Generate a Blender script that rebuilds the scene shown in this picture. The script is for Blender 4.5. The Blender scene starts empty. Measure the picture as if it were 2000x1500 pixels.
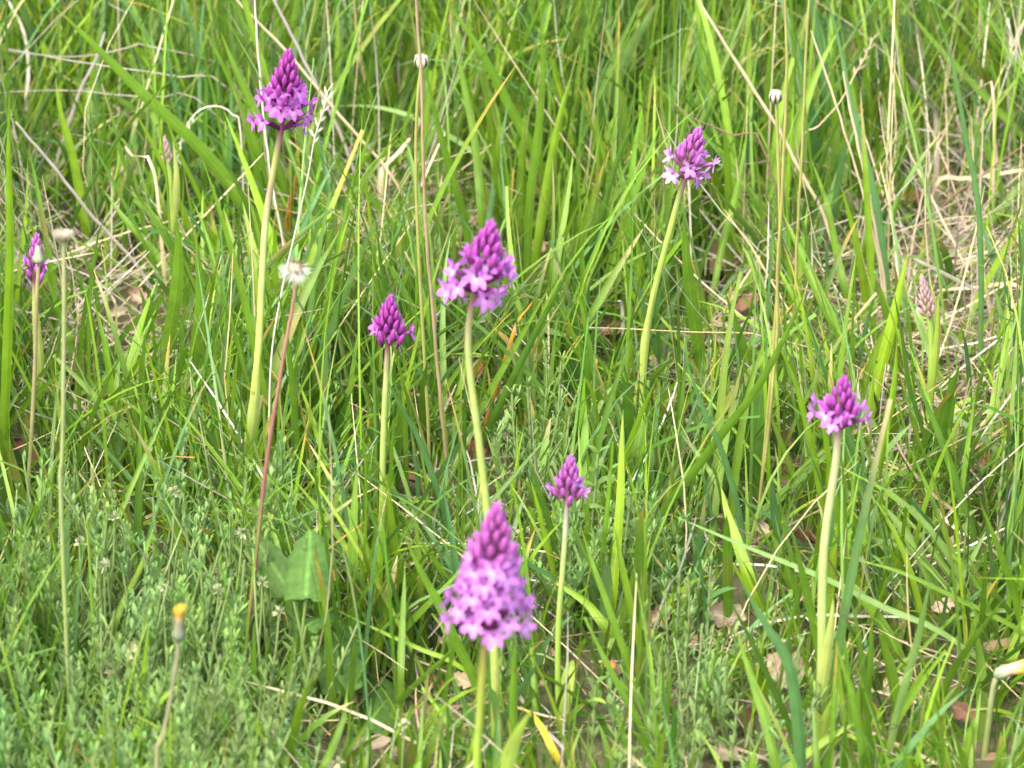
import bpy, math, random
import numpy as np
from mathutils import Matrix, Vector

rng = np.random.default_rng(11)
random.seed(11)
sc = bpy.context.scene
COL = sc.collection

# ------------------------------------------------------------------ camera, sky, sun, exposure
CAM_H, PITCH, HALF_H = 1.5, math.radians(25.0), math.radians(6.3)
FPX = 1000.0 / math.tan(HALF_H)
cam_d = bpy.data.cameras.new('camera')
cam = bpy.data.objects.new('camera', cam_d)
COL.objects.link(cam)
cam.location = (0, 0, CAM_H)
cam.rotation_euler = (math.radians(90) - PITCH, 0, 0)
cam_d.sensor_width = 36
cam_d.lens = 18.0 / math.tan(HALF_H)
cam_d.clip_start, cam_d.clip_end = 0.05, 800
cam_d.dof.use_dof = True
cam_d.dof.focus_distance = 3.3
cam_d.dof.aperture_fstop = 11.5
sc.camera = cam

SUN_EL, SUN_AZ = math.radians(58), math.radians(215)      # azimuth clockwise from +Y
w = bpy.data.worlds.new('World')
sc.world = w
w.use_nodes = True
wn = w.node_tree
sky = wn.nodes.new('ShaderNodeTexSky')
sky.sky_type = 'NISHITA'
sky.sun_disc = False
sky.sun_elevation, sky.sun_rotation = SUN_EL, SUN_AZ
sky.air_density, sky.dust_density, sky.ozone_density = 1.0, 6.0, 0.3
wn.links.new(sky.outputs[0], wn.nodes['Background'].inputs[0])
wn.nodes['Background'].inputs[1].default_value = 0.15
sl = bpy.data.lights.new('sun', 'SUN')
sl.energy, sl.angle, sl.color = 0.7, math.radians(75), (1.0, 0.95, 0.85)
sun = bpy.data.objects.new('sun', sl)
COL.objects.link(sun)
sd = Vector((math.sin(SUN_AZ) * math.cos(SUN_EL), math.cos(SUN_AZ) * math.cos(SUN_EL), math.sin(SUN_EL)))
sun.rotation_euler = sd.to_track_quat('Z', 'Y').to_euler()
sun.location = sd * 10
vs = sc.view_settings
vs.view_transform, vs.look, vs.exposure, vs.gamma = 'Standard', 'None', 2.02, 1.0
vs.use_curve_mapping = False

# ------------------------------------------------------------------ pixel (2000x1500) <-> place
CP, SP = math.cos(PITCH), math.sin(PITCH)
C0 = np.array([0, 0, CAM_H])


def ray(x, y):
    a, b = (x - 1000.0) / FPX, (750.0 - y) / FPX
    return np.array([a, CP + b * SP, -SP + b * CP])


def at(x, y, Y):
    d = ray(x, y)
    return C0 + d * (Y / d[1])


def row_Y(gy):
    d = ray(1000, gy)
    return CAM_H / -d[2] * d[1]


def pxm(Y, z=0.1):
    """metres per pixel at distance Y"""
    return (Y * CP + (CAM_H - z) * SP) / FPX


def project(P):
    q = P - C0
    dep = q[..., 1] * CP - q[..., 2] * SP
    upc = q[..., 1] * SP + q[..., 2] * CP
    return 1000 + FPX * q[..., 0] / dep, 750 - FPX * upc / dep, dep


# ------------------------------------------------------------------ materials
def new_mat(name):
    m = bpy.data.materials.new(name)
    m.use_nodes = True
    nt = m.node_tree
    nt.nodes.clear()
    return m, nt


def N(nt, t, **k):
    n = nt.nodes.new(t)
    for a, b in k.items():
        setattr(n, a, b)
    return n


def mth(nt, op, a, b=None):
    n = N(nt, 'ShaderNodeMath', operation=op)
    for i, v in enumerate((a, b)):
        if v is None:
            continue
        if isinstance(v, (int, float)):
            n.inputs[i].default_value = v
        else:
            nt.links.new(v, n.inputs[i])
    return n.outputs[0]


def leaf_mat(name, rough=0.45, spec=0.5, transl=0.35, vein=0.10, vfreq=16.0, spots=0.5, tboost=1.25, nscale=70.0):
    m, nt = new_mat(name)
    L = nt.links.new
    out = N(nt, 'ShaderNodeOutputMaterial')
    col = N(nt, 'ShaderNodeAttribute', attribute_name='col')
    par = N(nt, 'ShaderNodeAttribute', attribute_name='par')
    sep = N(nt, 'ShaderNodeSeparateXYZ')
    L(par.outputs['Vector'], sep.inputs[0])
    geo = N(nt, 'ShaderNodeTexCoord')
    ns = N(nt, 'ShaderNodeTexNoise')
    ns.inputs['Scale'].default_value = nscale
    ns.inputs['Detail'].default_value = 3
    L(geo.outputs['Object'], ns.inputs['Vector'])
    stripe = mth(nt, 'ADD', mth(nt, 'MULTIPLY', mth(nt, 'SINE', mth(nt, 'MULTIPLY', sep.outputs[0], vfreq)), vein), 1.0)
    blot = mth(nt, 'ADD', mth(nt, 'MULTIPLY', ns.outputs['Fac'], 0.7), 0.65)
    # pale midrib
    rib = mth(nt, 'MULTIPLY', mth(nt, 'LESS_THAN', mth(nt, 'ABSOLUTE', sep.outputs[0]), 0.09), 0.22)
    fac = mth(nt, 'MULTIPLY', mth(nt, 'ADD', stripe, rib), blot)
    hv = N(nt, 'ShaderNodeVectorMath', operation='SCALE')
    L(col.outputs['Color'], hv.inputs[0])
    L(fac, hv.inputs['Scale'])
    # brownish blemishes
    n2 = N(nt, 'ShaderNodeTexNoise')
    n2.inputs['Scale'].default_value = 130
    n2.inputs['Detail'].default_value = 2
    L(geo.outputs['Object'], n2.inputs['Vector'])
    sp = mth(nt, 'MULTIPLY', mth(nt, 'GREATER_THAN', n2.outputs['Fac'], 0.72), spots)
    mx = N(nt, 'ShaderNodeMix', data_type='RGBA')
    L(sp, mx.inputs['Factor'])
    L(hv.outputs[0], mx.inputs['A'])
    mx.inputs['B'].default_value = (0.16, 0.10, 0.03, 1)
    p = N(nt, 'ShaderNodeBsdfPrincipled')
    p.inputs['Roughness'].default_value = rough
    p.inputs['Specular IOR Level'].default_value = spec
    L(mx.outputs['Result'], p.inputs['Base Color'])
    tr = N(nt, 'ShaderNodeBsdfTranslucent')
    tb = N(nt, 'ShaderNodeVectorMath', operation='MULTIPLY')
    L(mx.outputs['Result'], tb.inputs[0])
    tb.inputs[1].default_value = (tboost, tboost, tboost * 0.8) if transl > 0.3 else (tboost,) * 3
    L(tb.outputs[0], tr.inputs['Color'])
    ms = N(nt, 'ShaderNodeMixShader')
    ms.inputs[0].default_value = transl
    L(p.outputs[0], ms.inputs[1])
    L(tr.outputs[0], ms.inputs[2])
    L(ms.outputs[0], out.inputs[0])
    return m


M_GRASS = leaf_mat('grass_leaf', rough=0.48, spec=0.42, transl=0.32)
M_HERB = leaf_mat('herb_leaf', rough=0.65, spec=0.25, transl=0.30, vein=0.05, spots=0.2)
M_STEM = leaf_mat('plant_stem', rough=0.5, spec=0.4, transl=0.15, vein=0.11, vfreq=11, spots=0.35)
M_DRY = leaf_mat('dry_grass', rough=0.6, spec=0.3, transl=0.18, vein=0.12, spots=0.25, tboost=1.0)
M_DEAD = leaf_mat('dead_leaf', rough=0.75, spec=0.25, transl=0.12, vein=0.05, spots=0.6, tboost=1.0, nscale=110)
M_PETAL = leaf_mat('petal', rough=0.5, spec=0.3, transl=0.30, vein=0.04, spots=0.0, tboost=1.05, nscale=300)
M_FLUFF = leaf_mat('fluff', rough=0.8, spec=0.2, transl=0.4, vein=0.0, spots=0.0, tboost=1.0)

M_SOIL, nt = new_mat('litter_soil')
out = N(nt, 'ShaderNodeOutputMaterial')
p = N(nt, 'ShaderNodeBsdfPrincipled')
p.inputs['Roughness'].default_value = 0.95
tc = N(nt, 'ShaderNodeTexCoord')
n1 = N(nt, 'ShaderNodeTexNoise')
n1.inputs['Scale'].default_value = 55
n1.inputs['Detail'].default_value = 8
nt.links.new(tc.outputs['Object'], n1.inputs['Vector'])
rp = N(nt, 'ShaderNodeValToRGB')
e = rp.color_ramp.elements
e[0].position, e[0].color = 0.30, (0.03, 0.021, 0.013, 1)
e[1].position, e[1].color = 0.75, (0.20, 0.155, 0.10, 1)
x = e.new(0.52)
x.color = (0.11, 0.082, 0.052, 1)
nt.links.new(n1.outputs['Fac'], rp.inputs[0])
n3 = N(nt, 'ShaderNodeTexNoise')
n3.inputs['Scale'].default_value = 9
nt.links.new(tc.outputs['Object'], n3.inputs['Vector'])
mx = N(nt, 'ShaderNodeMix', data_type='RGBA')
nt.links.new(mth(nt, 'MULTIPLY', n3.outputs['Fac'], 0.7), mx.inputs['Factor'])
nt.links.new(rp.outputs[0], mx.inputs['A'])
mx.inputs['B'].default_value = (0.05, 0.085, 0.018, 1)
nt.links.new(mx.outputs['Result'], p.inputs['Base Color'])
bp = N(nt, 'ShaderNodeBump')
bp.inputs['Strength'].default_value = 0.8
bp.inputs['Distance'].default_value = 0.01
nt.links.new(n1.outputs['Fac'], bp.inputs['Height'])
nt.links.new(bp.outputs[0], p.inputs['Normal'])
nt.links.new(p.outputs[0], out.inputs[0])


# ------------------------------------------------------------------ mesh gathering
class Geo:
    def __init__(s, origin=(0, 0, 0)):
        s.o = np.array(origin, float)
        s.v, s.c, s.p, s.f, s.n = [], [], [], [], 0

    def add(s, v, f, c, p=None):
        v = np.asarray(v, float).reshape(-1, 3)
        c = np.asarray(c, float)
        c = c.reshape(-1, 3) if c.size == v.size else np.broadcast_to(c, v.shape)
        p = np.zeros_like(v) if p is None else np.asarray(p, float).reshape(-1, 3)
        s.v.append(v - s.o); s.c.append(c); s.p.append(p)
        s.f.append(np.asarray(f, int) + s.n)
        s.n += len(v)

    def ribbons(s, spine, side, width, col, fold=0.35, cross=3, curl=False):
        """spine, side (N,S,3); width (N,S) full width; col (N,S,3)"""
        spine = np.asarray(spine, float); Nn, S, _ = spine.shape
        tan = np.gradient(spine, axis=1)
        tan /= np.linalg.norm(tan, axis=2, keepdims=True) + 1e-9
        side = side - tan * np.sum(side * tan, axis=2, keepdims=True)
        side /= np.linalg.norm(side, axis=2, keepdims=True) + 1e-9
        nor = np.cross(tan, side)
        u = np.linspace(-1, 1, cross)
        fold = np.broadcast_to(np.asarray(fold, float), (Nn,))
        prof = np.abs(u) if not curl else u * u
        v = (spine[:, :, None, :] + side[:, :, None, :] * (u[None, None, :, None] * width[:, :, None, None] / 2)
             + nor[:, :, None, :] * (prof[None, None, :, None] * (width * fold[:, None])[:, :, None, None] / 2))
        c = col if col.ndim == 4 else np.broadcast_to(col[:, :, None, :], v.shape)
        par = np.zeros(v.shape)
        par[..., 0] = u[None, None, :]
        par[..., 1] = np.linspace(0, 1, S)[None, :, None]
        par[..., 2] = rng.random(Nn)[:, None, None]
        idx = np.arange(Nn * S * cross).reshape(Nn, S, cross)
        q = np.stack([idx[:, :-1, :-1], idx[:, :-1, 1:], idx[:, 1:, 1:], idx[:, 1:, :-1]], -1).reshape(-1, 4)
        s.add(v, q, c, par)

    def tube(s, pts, rad, cols, sides=8, squash=1.0):
        pts = np.asarray(pts, float); S = len(pts)
        rad = np.broadcast_to(np.asarray(rad, float), (S,))
        cols = np.broadcast_to(np.asarray(cols, float), (S, 3))
        tan = np.gradient(pts, axis=0)
        tan /= np.linalg.norm(tan, axis=1, keepdims=True) + 1e-9
        ref = np.array([0.31, 0.9, 0.05]) if abs(tan.mean(0)[1]) < 0.8 else np.array([0.9, 0.1, 0.3])
        a = np.cross(tan, ref); a /= np.linalg.norm(a, axis=1, keepdims=True) + 1e-9
        b = np.cross(tan, a)
        th = np.linspace(0, 2 * np.pi, sides, endpoint=False)
        v = (pts[:, None, :] + rad[:, None, None] * (np.cos(th)[None, :, None] * a[:, None, :]
             + squash * np.sin(th)[None, :, None] * b[:, None, :]))
        c = np.broadcast_to(cols[:, None, :], v.shape)
        par = np.zeros(v.shape)
        par[..., 0] = np.cos(th)[None, :] * 0.9 + 0.12
        par[..., 1] = np.linspace(0, 1, S)[:, None]
        idx = np.arange(S * sides).reshape(S, sides)
        nx = np.roll(idx, -1, axis=1)
        q = np.stack([idx[:-1], nx[:-1], nx[1:], idx[1:]], -1).reshape(-1, 4)
        s.add(v, q, c, par)

    def mesh(s, name, mat, smooth=True):
        me = bpy.data.meshes.new(name)
        v = np.concatenate(s.v); c = np.concatenate(s.c); pr = np.concatenate(s.p); f = np.concatenate(s.f)
        me.vertices.add(len(v)); me.vertices.foreach_set('co', v.astype(np.float32).ravel())
        me.loops.add(f.size); me.loops.foreach_set('vertex_index', f.astype(np.int32).ravel())
        k = f.shape[1]
        me.polygons.add(len(f))
        me.polygons.foreach_set('loop_start', np.arange(0, f.size, k, dtype=np.int32))
        a = me.attributes.new('col', 'FLOAT_COLOR', 'POINT')
        a.data.foreach_set('color', np.concatenate([np.clip(c, 0, 1), np.ones((len(c), 1))], 1).astype(np.float32).ravel())
        a = me.attributes.new('par', 'FLOAT_VECTOR', 'POINT')
        a.data.foreach_set('vector', pr.astype(np.float32).ravel())
        me.update(calc_edges=True)
        me.validate()
        if smooth:
            me.polygons.foreach_set('use_smooth', np.ones(len(f), bool))
        me.materials.append(mat)
        return me

    def build(s, name, mat, parent=None, smooth=True, loc=None):
        ob = bpy.data.objects.new(name, s.mesh(name, mat, smooth))
        COL.objects.link(ob)
        if parent is not None:
            ob.parent = parent
        elif loc is not None:
            ob.location = loc
        return ob


def empty(name, loc, label=None, cat=None, group=None):
    o = bpy.data.objects.new(name, None)
    COL.objects.link(o)
    o.location = loc
    o.empty_display_size = 0.02
    tag(o, label, cat, group)
    return o


def tag(o, label=None, cat=None, group=None, kind=None):
    for k, v in (('label', label), ('category', cat), ('group', group), ('kind', kind)):
        if v:
            o[k] = v


def spline(pts, n):
    """Catmull-Rom through pts, n samples"""
    P = np.asarray(pts, float)
    if len(P) == 2:
        return P[0] + (P[1] - P[0]) * np.linspace(0, 1, n)[:, None]
    d = np.concatenate([[0], np.cumsum(np.linalg.norm(np.diff(P, axis=0), axis=1))])
    E = np.vstack([2 * P[0] - P[1], P, 2 * P[-1] - P[-2]])
    outp = []
    for s_ in np.linspace(0, d[-1] * 0.99999, n):
        i = int(np.searchsorted(d, s_, 'right') - 1)
        t = (s_ - d[i]) / (d[i + 1] - d[i])
        a, b, c, e_ = E[i], E[i + 1], E[i + 2], E[i + 3]
        outp.append(0.5 * (2 * b + (c - a) * t + (2 * a - 5 * b + 4 * c - e_) * t * t + (3 * b - a - 3 * c + e_) * t ** 3))
    return np.array(outp)


def lerp_cols(stops, n):
    t = np.linspace(0, 1, n)
    ts = [a for a, _ in stops]
    cs = np.array([b for _, b in stops])
    return np.stack([np.interp(t, ts, cs[:, k]) for k in range(3)], 1)


PAL = dict(
    mid=(0.122, 0.240, 0.019), bright=(0.172, 0.305, 0.017), dark=(0.075, 0.165, 0.019), blue=(0.088, 0.20, 0.058),
    pale=(0.19, 0.32, 0.085), yellow=(0.50, 0.42, 0.03), orange=(0.45, 0.22, 0.03), straw=(0.55, 0.46, 0.30),
    white=(0.70, 0.66, 0.56), grey=(0.38, 0.34, 0.30), brown=(0.20, 0.13, 0.085), lime=(0.21, 0.35, 0.013),
    olive=(0.30, 0.30, 0.09), tan=(0.42, 0.34, 0.17), pinkbrown=(0.31, 0.235, 0.14), wine=(0.22, 0.07, 0.08),
    sheath=(0.36, 0.46, 0.10))


def parse(s):
    return [tuple(float(k) for k in q.split(',')) for q in s.split()]


# ------------------------------------------------------------------ ground sheet
def ground_z(x, y):
    return 0.006 * np.sin(7 * x + 1.3) * np.cos(5 * y) + 0.004 * np.sin(17 * x + 9 * y)


def axis_pts(lo, hi, step, far):
    a = np.arange(lo, hi + step / 2, step)
    o = np.array([0.3, 1, 3, 8, 20, 60, far])
    return np.concatenate([lo - o[::-1], a, hi + o])


gxs, gys = axis_pts(-1.6, 1.6, 0.04, 300), axis_pts(0.6, 6.4, 0.04, 300)
GX, GY = np.meshgrid(gxs, gys)
GZ = ground_z(GX, GY) - 0.008 + rng.normal(0, 0.0025, GX.shape)
g = Geo()
idx = np.arange(GX.size).reshape(GX.shape)
g.add(np.stack([GX, GY, GZ], -1), np.stack([idx[:-1, :-1], idx[:-1, 1:], idx[1:, 1:], idx[1:, :-1]], -1).reshape(-1, 4), (0.1, 0.1, 0.1))
o = g.build('ground', M_SOIL)
tag(o, kind='structure')

# ------------------------------------------------------------------ orchid flowers
PETAL = {
    'deep': dict(tip=(0.45, 0.115, 0.50), mid=(0.50, 0.17, 0.56), root=(0.62, 0.32, 0.66), hood=(0.39, 0.08, 0.43), bud=(0.37, 0.055, 0.34), ov=(0.14, 0.018, 0.11)),
    'vivid': dict(tip=(0.53, 0.16, 0.62), mid=(0.58, 0.24, 0.67), root=(0.66, 0.40, 0.72), hood=(0.48, 0.14, 0.55), bud=(0.38, 0.065, 0.36), ov=(0.15, 0.02, 0.11)),
    'soft': dict(tip=(0.52, 0.18, 0.60), mid=(0.57, 0.25, 0.64), root=(0.64, 0.39, 0.70), hood=(0.52, 0.19, 0.58), bud=(0.46, 0.12, 0.42), ov=(0.22, 0.045, 0.16)),
    'lilac': dict(tip=(0.53, 0.23, 0.64), mid=(0.59, 0.31, 0.69), root=(0.68, 0.46, 0.74), hood=(0.51, 0.19, 0.60), bud=(0.46, 0.12, 0.44), ov=(0.26, 0.08, 0.18)),
    'pale': dict(tip=(0.6, 0.3, 0.55), mid=(0.6, 0.3, 0.55), root=(0.6, 0.4, 0.5), hood=(0.5, 0.2, 0.5), bud=(0.62, 0.40, 0.46), ov=(0.38, 0.40, 0.14)),
}


def petal(g, root, d, nrm, length, width, curl, c0, c1, c2, S=6, cup=0.25, blunt=0.75):
    d = np.array(d, float); d /= np.linalg.norm(d)
    nrm = np.array(nrm, float); nrm -= d * d.dot(nrm); nrm /= np.linalg.norm(nrm)
    side = np.cross(nrm, d)
    t = np.linspace(0, 1, S)
    sp = np.array(root)[None] + d[None] * (length * t)[:, None] + nrm[None] * (curl * length * t ** 2)[:, None]
    wd = width * np.clip(np.sin(np.pi * (0.10 + 0.88 * t ** blunt)), 0.06, 1) ** 0.75
    col = np.where(t[:, None] < 0.35, np.array(c0) + (np.array(c1) - c0) * (t / 0.35)[:, None],
                   np.array(c1) + (np.array(c2) - c1) * ((t - 0.35) / 0.65)[:, None])
    g.ribbons(sp[None], np.broadcast_to(side, sp.shape)[None], wd[None], col[None], fold=cup, cross=3, curl=True)


_fm = {}


def flower_meshes(pal, var):
    key = (pal, var)
    if key in _fm:
        return _fm[key]
    P = PETAL[pal]
    r = random.Random(var * 7 + 3)
    j = lambda a: r.uniform(-a, a)
    mm = 0.001
    h = Geo()                                       # hood: dorsal sepal, two petals, two spreading sepals
    petal(h, (-0.5 * mm, 0, 0.6 * mm), (0.25 + j(.1), 0, 1), (1, 0, 0), 5.2 * mm, 2.6 * mm, 0.35, P['hood'], P['hood'], P['tip'])
    for s_ in (-1, 1):
        petal(h, (0, s_ * 0.5 * mm, 0.6 * mm), (0.5, s_ * 0.38 + j(.06), 0.9), (1, -0.4 * s_, 0), 4.8 * mm, 2.2 * mm, 0.2, P['hood'], P['mid'], P['tip'])
        petal(h, (-0.3 * mm, s_ * 0.6 * mm, 0.2 * mm), (0.12 + j(.15), s_ * 1.0, 0.55 + j(.25)), (1, 0, 0), 6.8 * mm, 2.5 * mm, 0.12 + j(.1), P['mid'], P['mid'], P['tip'])
    h.tube([(0.2 * mm, 0, 0.2 * mm), (0.9 * mm, 0, 0.7 * mm), (1.1 * mm, 0, 0.9 * mm)], [0.7 * mm, 0.75 * mm, 0.1 * mm], P['ov'], sides=6)
    l = Geo()                                       # three-lobed lip, pale at its throat
    petal(l, (0.4 * mm, 0, 0.1 * mm), (0.30 + j(.15), j(.12), -1), (1, 0, 0), 6.6 * mm, 3.2 * mm, 0.05 + j(.15), P['root'], P['mid'], P['tip'], cup=-0.15, blunt=1.5)
    petal(l, (0.3 * mm, 0, 0.5 * mm), (0.28, 0, -1), (1, 0, 0), 4.2 * mm, 5.6 * mm, 0.0, P['root'], P['root'], P['mid'], cup=-0.12, blunt=1.2)
    for s_ in (-1, 1):
        petal(l, (0.4 * mm, s_ * 0.4 * mm, 0), (0.22 + j(.15), s_ * 0.95, -0.52 + j(.15)), (1, 0, 0), 6.4 * mm, 3.5 * mm, 0.02 + j(.15), P['root'], P['mid'], P['tip'], cup=-0.15, blunt=1.4)
    _fm[key] = (h.mesh('flower_hood_shape', M_PETAL), l.mesh('flower_lip_shape', M_PETAL))
    return _fm[key]


_bm = {}


def bud_mesh(pal, var):
    key = (pal, var)
    if key not in _bm:
        P = PETAL[pal]
        b = Geo()
        mm = 0.001
        r = random.Random(var)
        bend = r.uniform(-0.7, 0.7) * mm
        z = np.array([-3.5, -1.5, 0, 1.4, 3.0, 4.8, 6.5, 7.8]) * mm
        rad = np.array([0.6, 0.8, 1.0, 1.55, 1.75, 1.4, 0.8, 0.06]) * mm * r.uniform(.9, 1.1)
        pts = np.stack([bend * (z / (7 * mm)) ** 2, np.zeros(8), z], 1)
        tipc = np.array(P['tip']) * 0.9
        cs = lerp_cols([(0, P['ov']), (0.25, P['ov']), (0.42, P['bud']), (0.8, P['bud']), (1, tipc if pal != 'pale' else (0.55, 0.42, 0.24))], 8)
        b.tube(pts, rad, cs, sides=8)
        for a0, ln in ((r.uniform(-.5, .5), 1.0), (r.uniform(1.8, 2.6), .8)):     # bract and loose sepal tip
            rd = np.array([math.cos(a0), math.sin(a0), 0])
            s5 = np.array([rd * q * mm + np.array([0, 0, zz * ln * mm]) for q, zz in ((.7, -3.5), (1.6, -.5), (2.2, 3.0), (1.9, 6.0), (2.3, 8.4))])
            b.ribbons(s5[None], np.broadcast_to([-rd[1], rd[0], 0], s5.shape)[None], np.array([[.9, 1.5, 1.3, .7, .1]]) * mm,
                      lerp_cols([(0, P['ov']), (.4, np.array(P['ov']) * .5 + np.array(P['bud']) * .5), (1, P['tip'])], 5)[None], fold=.4)
        _bm[key] = b.mesh('bud_shape', M_PETAL)
    return _bm[key]


def frame(xa, za):
    xa = Vector(xa).normalized()
    ya = Vector(za).cross(xa).normalized()
    z2 = xa.cross(ya)
    return Matrix((xa, ya, z2)).transposed().to_4x4()


def child(name, me, parent, mat4):
    ob = bpy.data.objects.new(name, me)
    COL.objects.link(ob)
    ob.parent = parent
    ob.matrix_local = mat4
    return ob


PROTECT = []          # (pixel polyline, half width px, Y): loose grass keeps clear in front of these


def protect(pts, hw, Y, prob=1.0):
    PROTECT.append((np.array(pts, float), hw, Y, prob))


def leaf_strip(parent, name, px, Y, wpx, cols, base, mat=None, wprof=None, S=14, dy=0.0, fold=0.35, yaw=0.25, label=None, cross=5):
    """a blade-like leaf traced base -> tip in pixels at depth Y (+dy at the tip)"""
    n = len(px)
    ws = np.array([at(a, b, Y + dy * i / (n - 1)) for i, (a, b) in enumerate(px)])
    sp = spline(ws, S)
    t = np.linspace(0, 1, S)
    if wprof is None:
        wprof = lambda t: np.clip(0.55 + 0.9 * t, 0, 1) * np.clip((1 - t) / 0.55, 0, 1) ** 0.75
    wd = wpx * pxm(Y) * np.maximum(wprof(t), 0.02)
    side = np.broadcast_to(np.array([math.cos(yaw), math.sin(yaw), 0.0]), sp.shape)
    gg = Geo(base)
    gg.ribbons(sp[None], side[None], wd[None], lerp_cols(cols, S)[None], fold=fold, cross=cross, curl=True)
    ob = gg.build(name, mat or M_GRASS, parent)
    if label:
        ob['label'] = label
    return ob


def orchid(label, Y, stem, tip, half, pal, n, u_open, fsc=1.0, bsc=1.0, stem_cols=None, stem_w=15, leaves=(), faces=None, seed=1, group='pyramidal orchids'):
    r = random.Random(seed)
    root = at(stem[-1][0], stem[-1][1], Y)
    k = 0
    # root the stem in the ground below its last traced pixel
    rx = stem[-1][0] + (stem[-1][0] - stem[-2][0]) * 0.3
    gr = at(rx, 750 + 9058 * 0, Y)
    ground = np.array([root[0], Y, float(ground_z(root[0], Y)) - 0.01])
    base = ground.copy()
    top = empty('pyramidal_orchid', tuple(base), label, 'orchid', group)
    pts = [at(a, b, Y) for a, b in stem]
    if pts[-1][2] > 0.015:
        pts.append(ground)
    sp = spline(pts, 30)
    if stem_cols is None:
        stem_cols = [(0, (0.26, 0.10, 0.12)), (0.06, (0.36, 0.29, 0.16)), (0.14, (0.40, 0.43, 0.14)), (0.6, (0.36, 0.44, 0.09)), (1, (0.26, 0.36, 0.06))]
    mp = pxm(Y, pts[0][2])
    rad = stem_w * mp / 2 * np.interp(np.linspace(0, 1, 30), [0, 0.08, 0.5, 1], [0.8, 0.85, 1.0, 1.15])
    gg = Geo(base)
    gg.tube(sp, rad, lerp_cols(stem_cols, 30) * [.86, 1.0, .95], sides=10)
    gg.build('stem', M_STEM, top)
    protect(stem[:max(2, int(len(stem) * 0.75))], stem_w * 0.6 + 5, Y, 0.92)
    # spike axis
    P0, P1 = pts[0], at(tip[0], tip[1], Y)
    ax = P1 - P0
    H = np.linalg.norm(ax); ax /= H
    P = PETAL[pal]
    gg = Geo(base)
    gg.tube([P0 - ax * 0.002, P0 + ax * H * 0.3, P0 + ax * H * 0.88], [rad[0], rad[0] * 0.75, 0.0008], lerp_cols([(0, stem_cols[0][1]), (1, P['ov'])], 3), sides=8)
    gg.build('spike_axis', M_STEM, top)
    protect([stem[0], tip], half + 6, Y)
    e1 = np.cross(ax, [0, 1, 0]); e1 /= np.linalg.norm(e1)     # to the right
    e2 = np.cross(ax, e1)
    if e2[1] > 0:
        e2 = -e2                                               # towards the camera
    R = half * mp
    B = Vector(base)
    lst = []
    for i in range(n):
        u = 0.05 + 0.93 * (i / (n - 1)) ** 0.92
        lst.append((u, i * 2.39996 + seed))
    nop = 0
    explicit = list(faces or [])
    for u, a in lst:
        is_open = faces is None and u < u_open
        if not is_open and explicit and u < u_open:
            continue
        rd = e1 * math.cos(a) + e2 * math.sin(a)
        if is_open:
            rr = R * (1.0 - 0.55 * max(0, u / u_open - .25) ** 1.1) - 0.0030 * fsc if n < 60 else R * (1 - u) ** 0.72 * 1.02 - 0.0045 * fsc
            rr *= r.uniform(0.86, 1.08)
            rr = max(rr, 0.006)
            open_flower(top, B, P0, ax, rd, u * H + r.uniform(-.001, .003) + (.0045 * fsc if n < 60 else 0.001), rr * (1.06 if n < 60 else 1), pal, fsc * r.uniform(0.9, 1.08), r)
        else:
            v = max(0.0, (u - u_open) / (1 - u_open))
            sz = bsc * (1.15 - 0.5 * v) * r.uniform(0.92, 1.08)
            rr = (0.0062 * bsc + 0.0005) * (1 - v) ** 0.85 * (1.2 if u_open > 0.15 else 0.8) + 0.0003
            tilt = (0.34 * (1 - v) + 0.04) * r.uniform(0.7, 1.2)
            d = ax * math.cos(tilt) + rd * math.sin(tilt)
            pos = P0 + ax * (u * H - 0.004 * sz) + rd * rr
            m4 = Matrix.Translation(Vector(pos) - B) @ frame(tuple(rd - d * rd.dot(d)), tuple(d)) @ Matrix.Scale(sz, 4)
            child('bud', bud_mesh(pal, r.randrange(4)), top, m4)
    for (az, u, rf) in explicit:
        a = math.radians(az)
        open_flower(top, B, P0, ax, e1 * math.cos(a) + e2 * math.sin(a), u * H, R * rf - 0.003, pal, fsc * r.uniform(.95, 1.05), r)
    for k in range(2):                              # low leaves at the foot
        a = r.uniform(0, 6.28); L = r.uniform(.05, .085)
        q = np.linspace(0, 1, 10)
        rd = np.array([math.cos(a), math.sin(a), 0])
        s10 = base + rd * (L * .55 * q)[:, None] + np.array([0, 0, 1.0]) * (L * (1.1 * q - .55 * q * q))[:, None]
        gl = Geo(base)
        gl.ribbons(s10[None], np.broadcast_to([-rd[1], rd[0], 0], s10.shape)[None], (.0095 * np.array([.6, .8, .95, 1, 1, .95, .85, .65, .4, .04]))[None], lerp_cols(SH, 10)[None], fold=.4, cross=5, curl=True)
        gl.build('basal_leaf', M_GRASS, top)
    for (nm, px, wpx, cols, kw) in leaves:
        leaf_strip(top, nm, px, Y + kw.pop('off', -0.004), wpx, cols, base, **kw)
    return top


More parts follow.
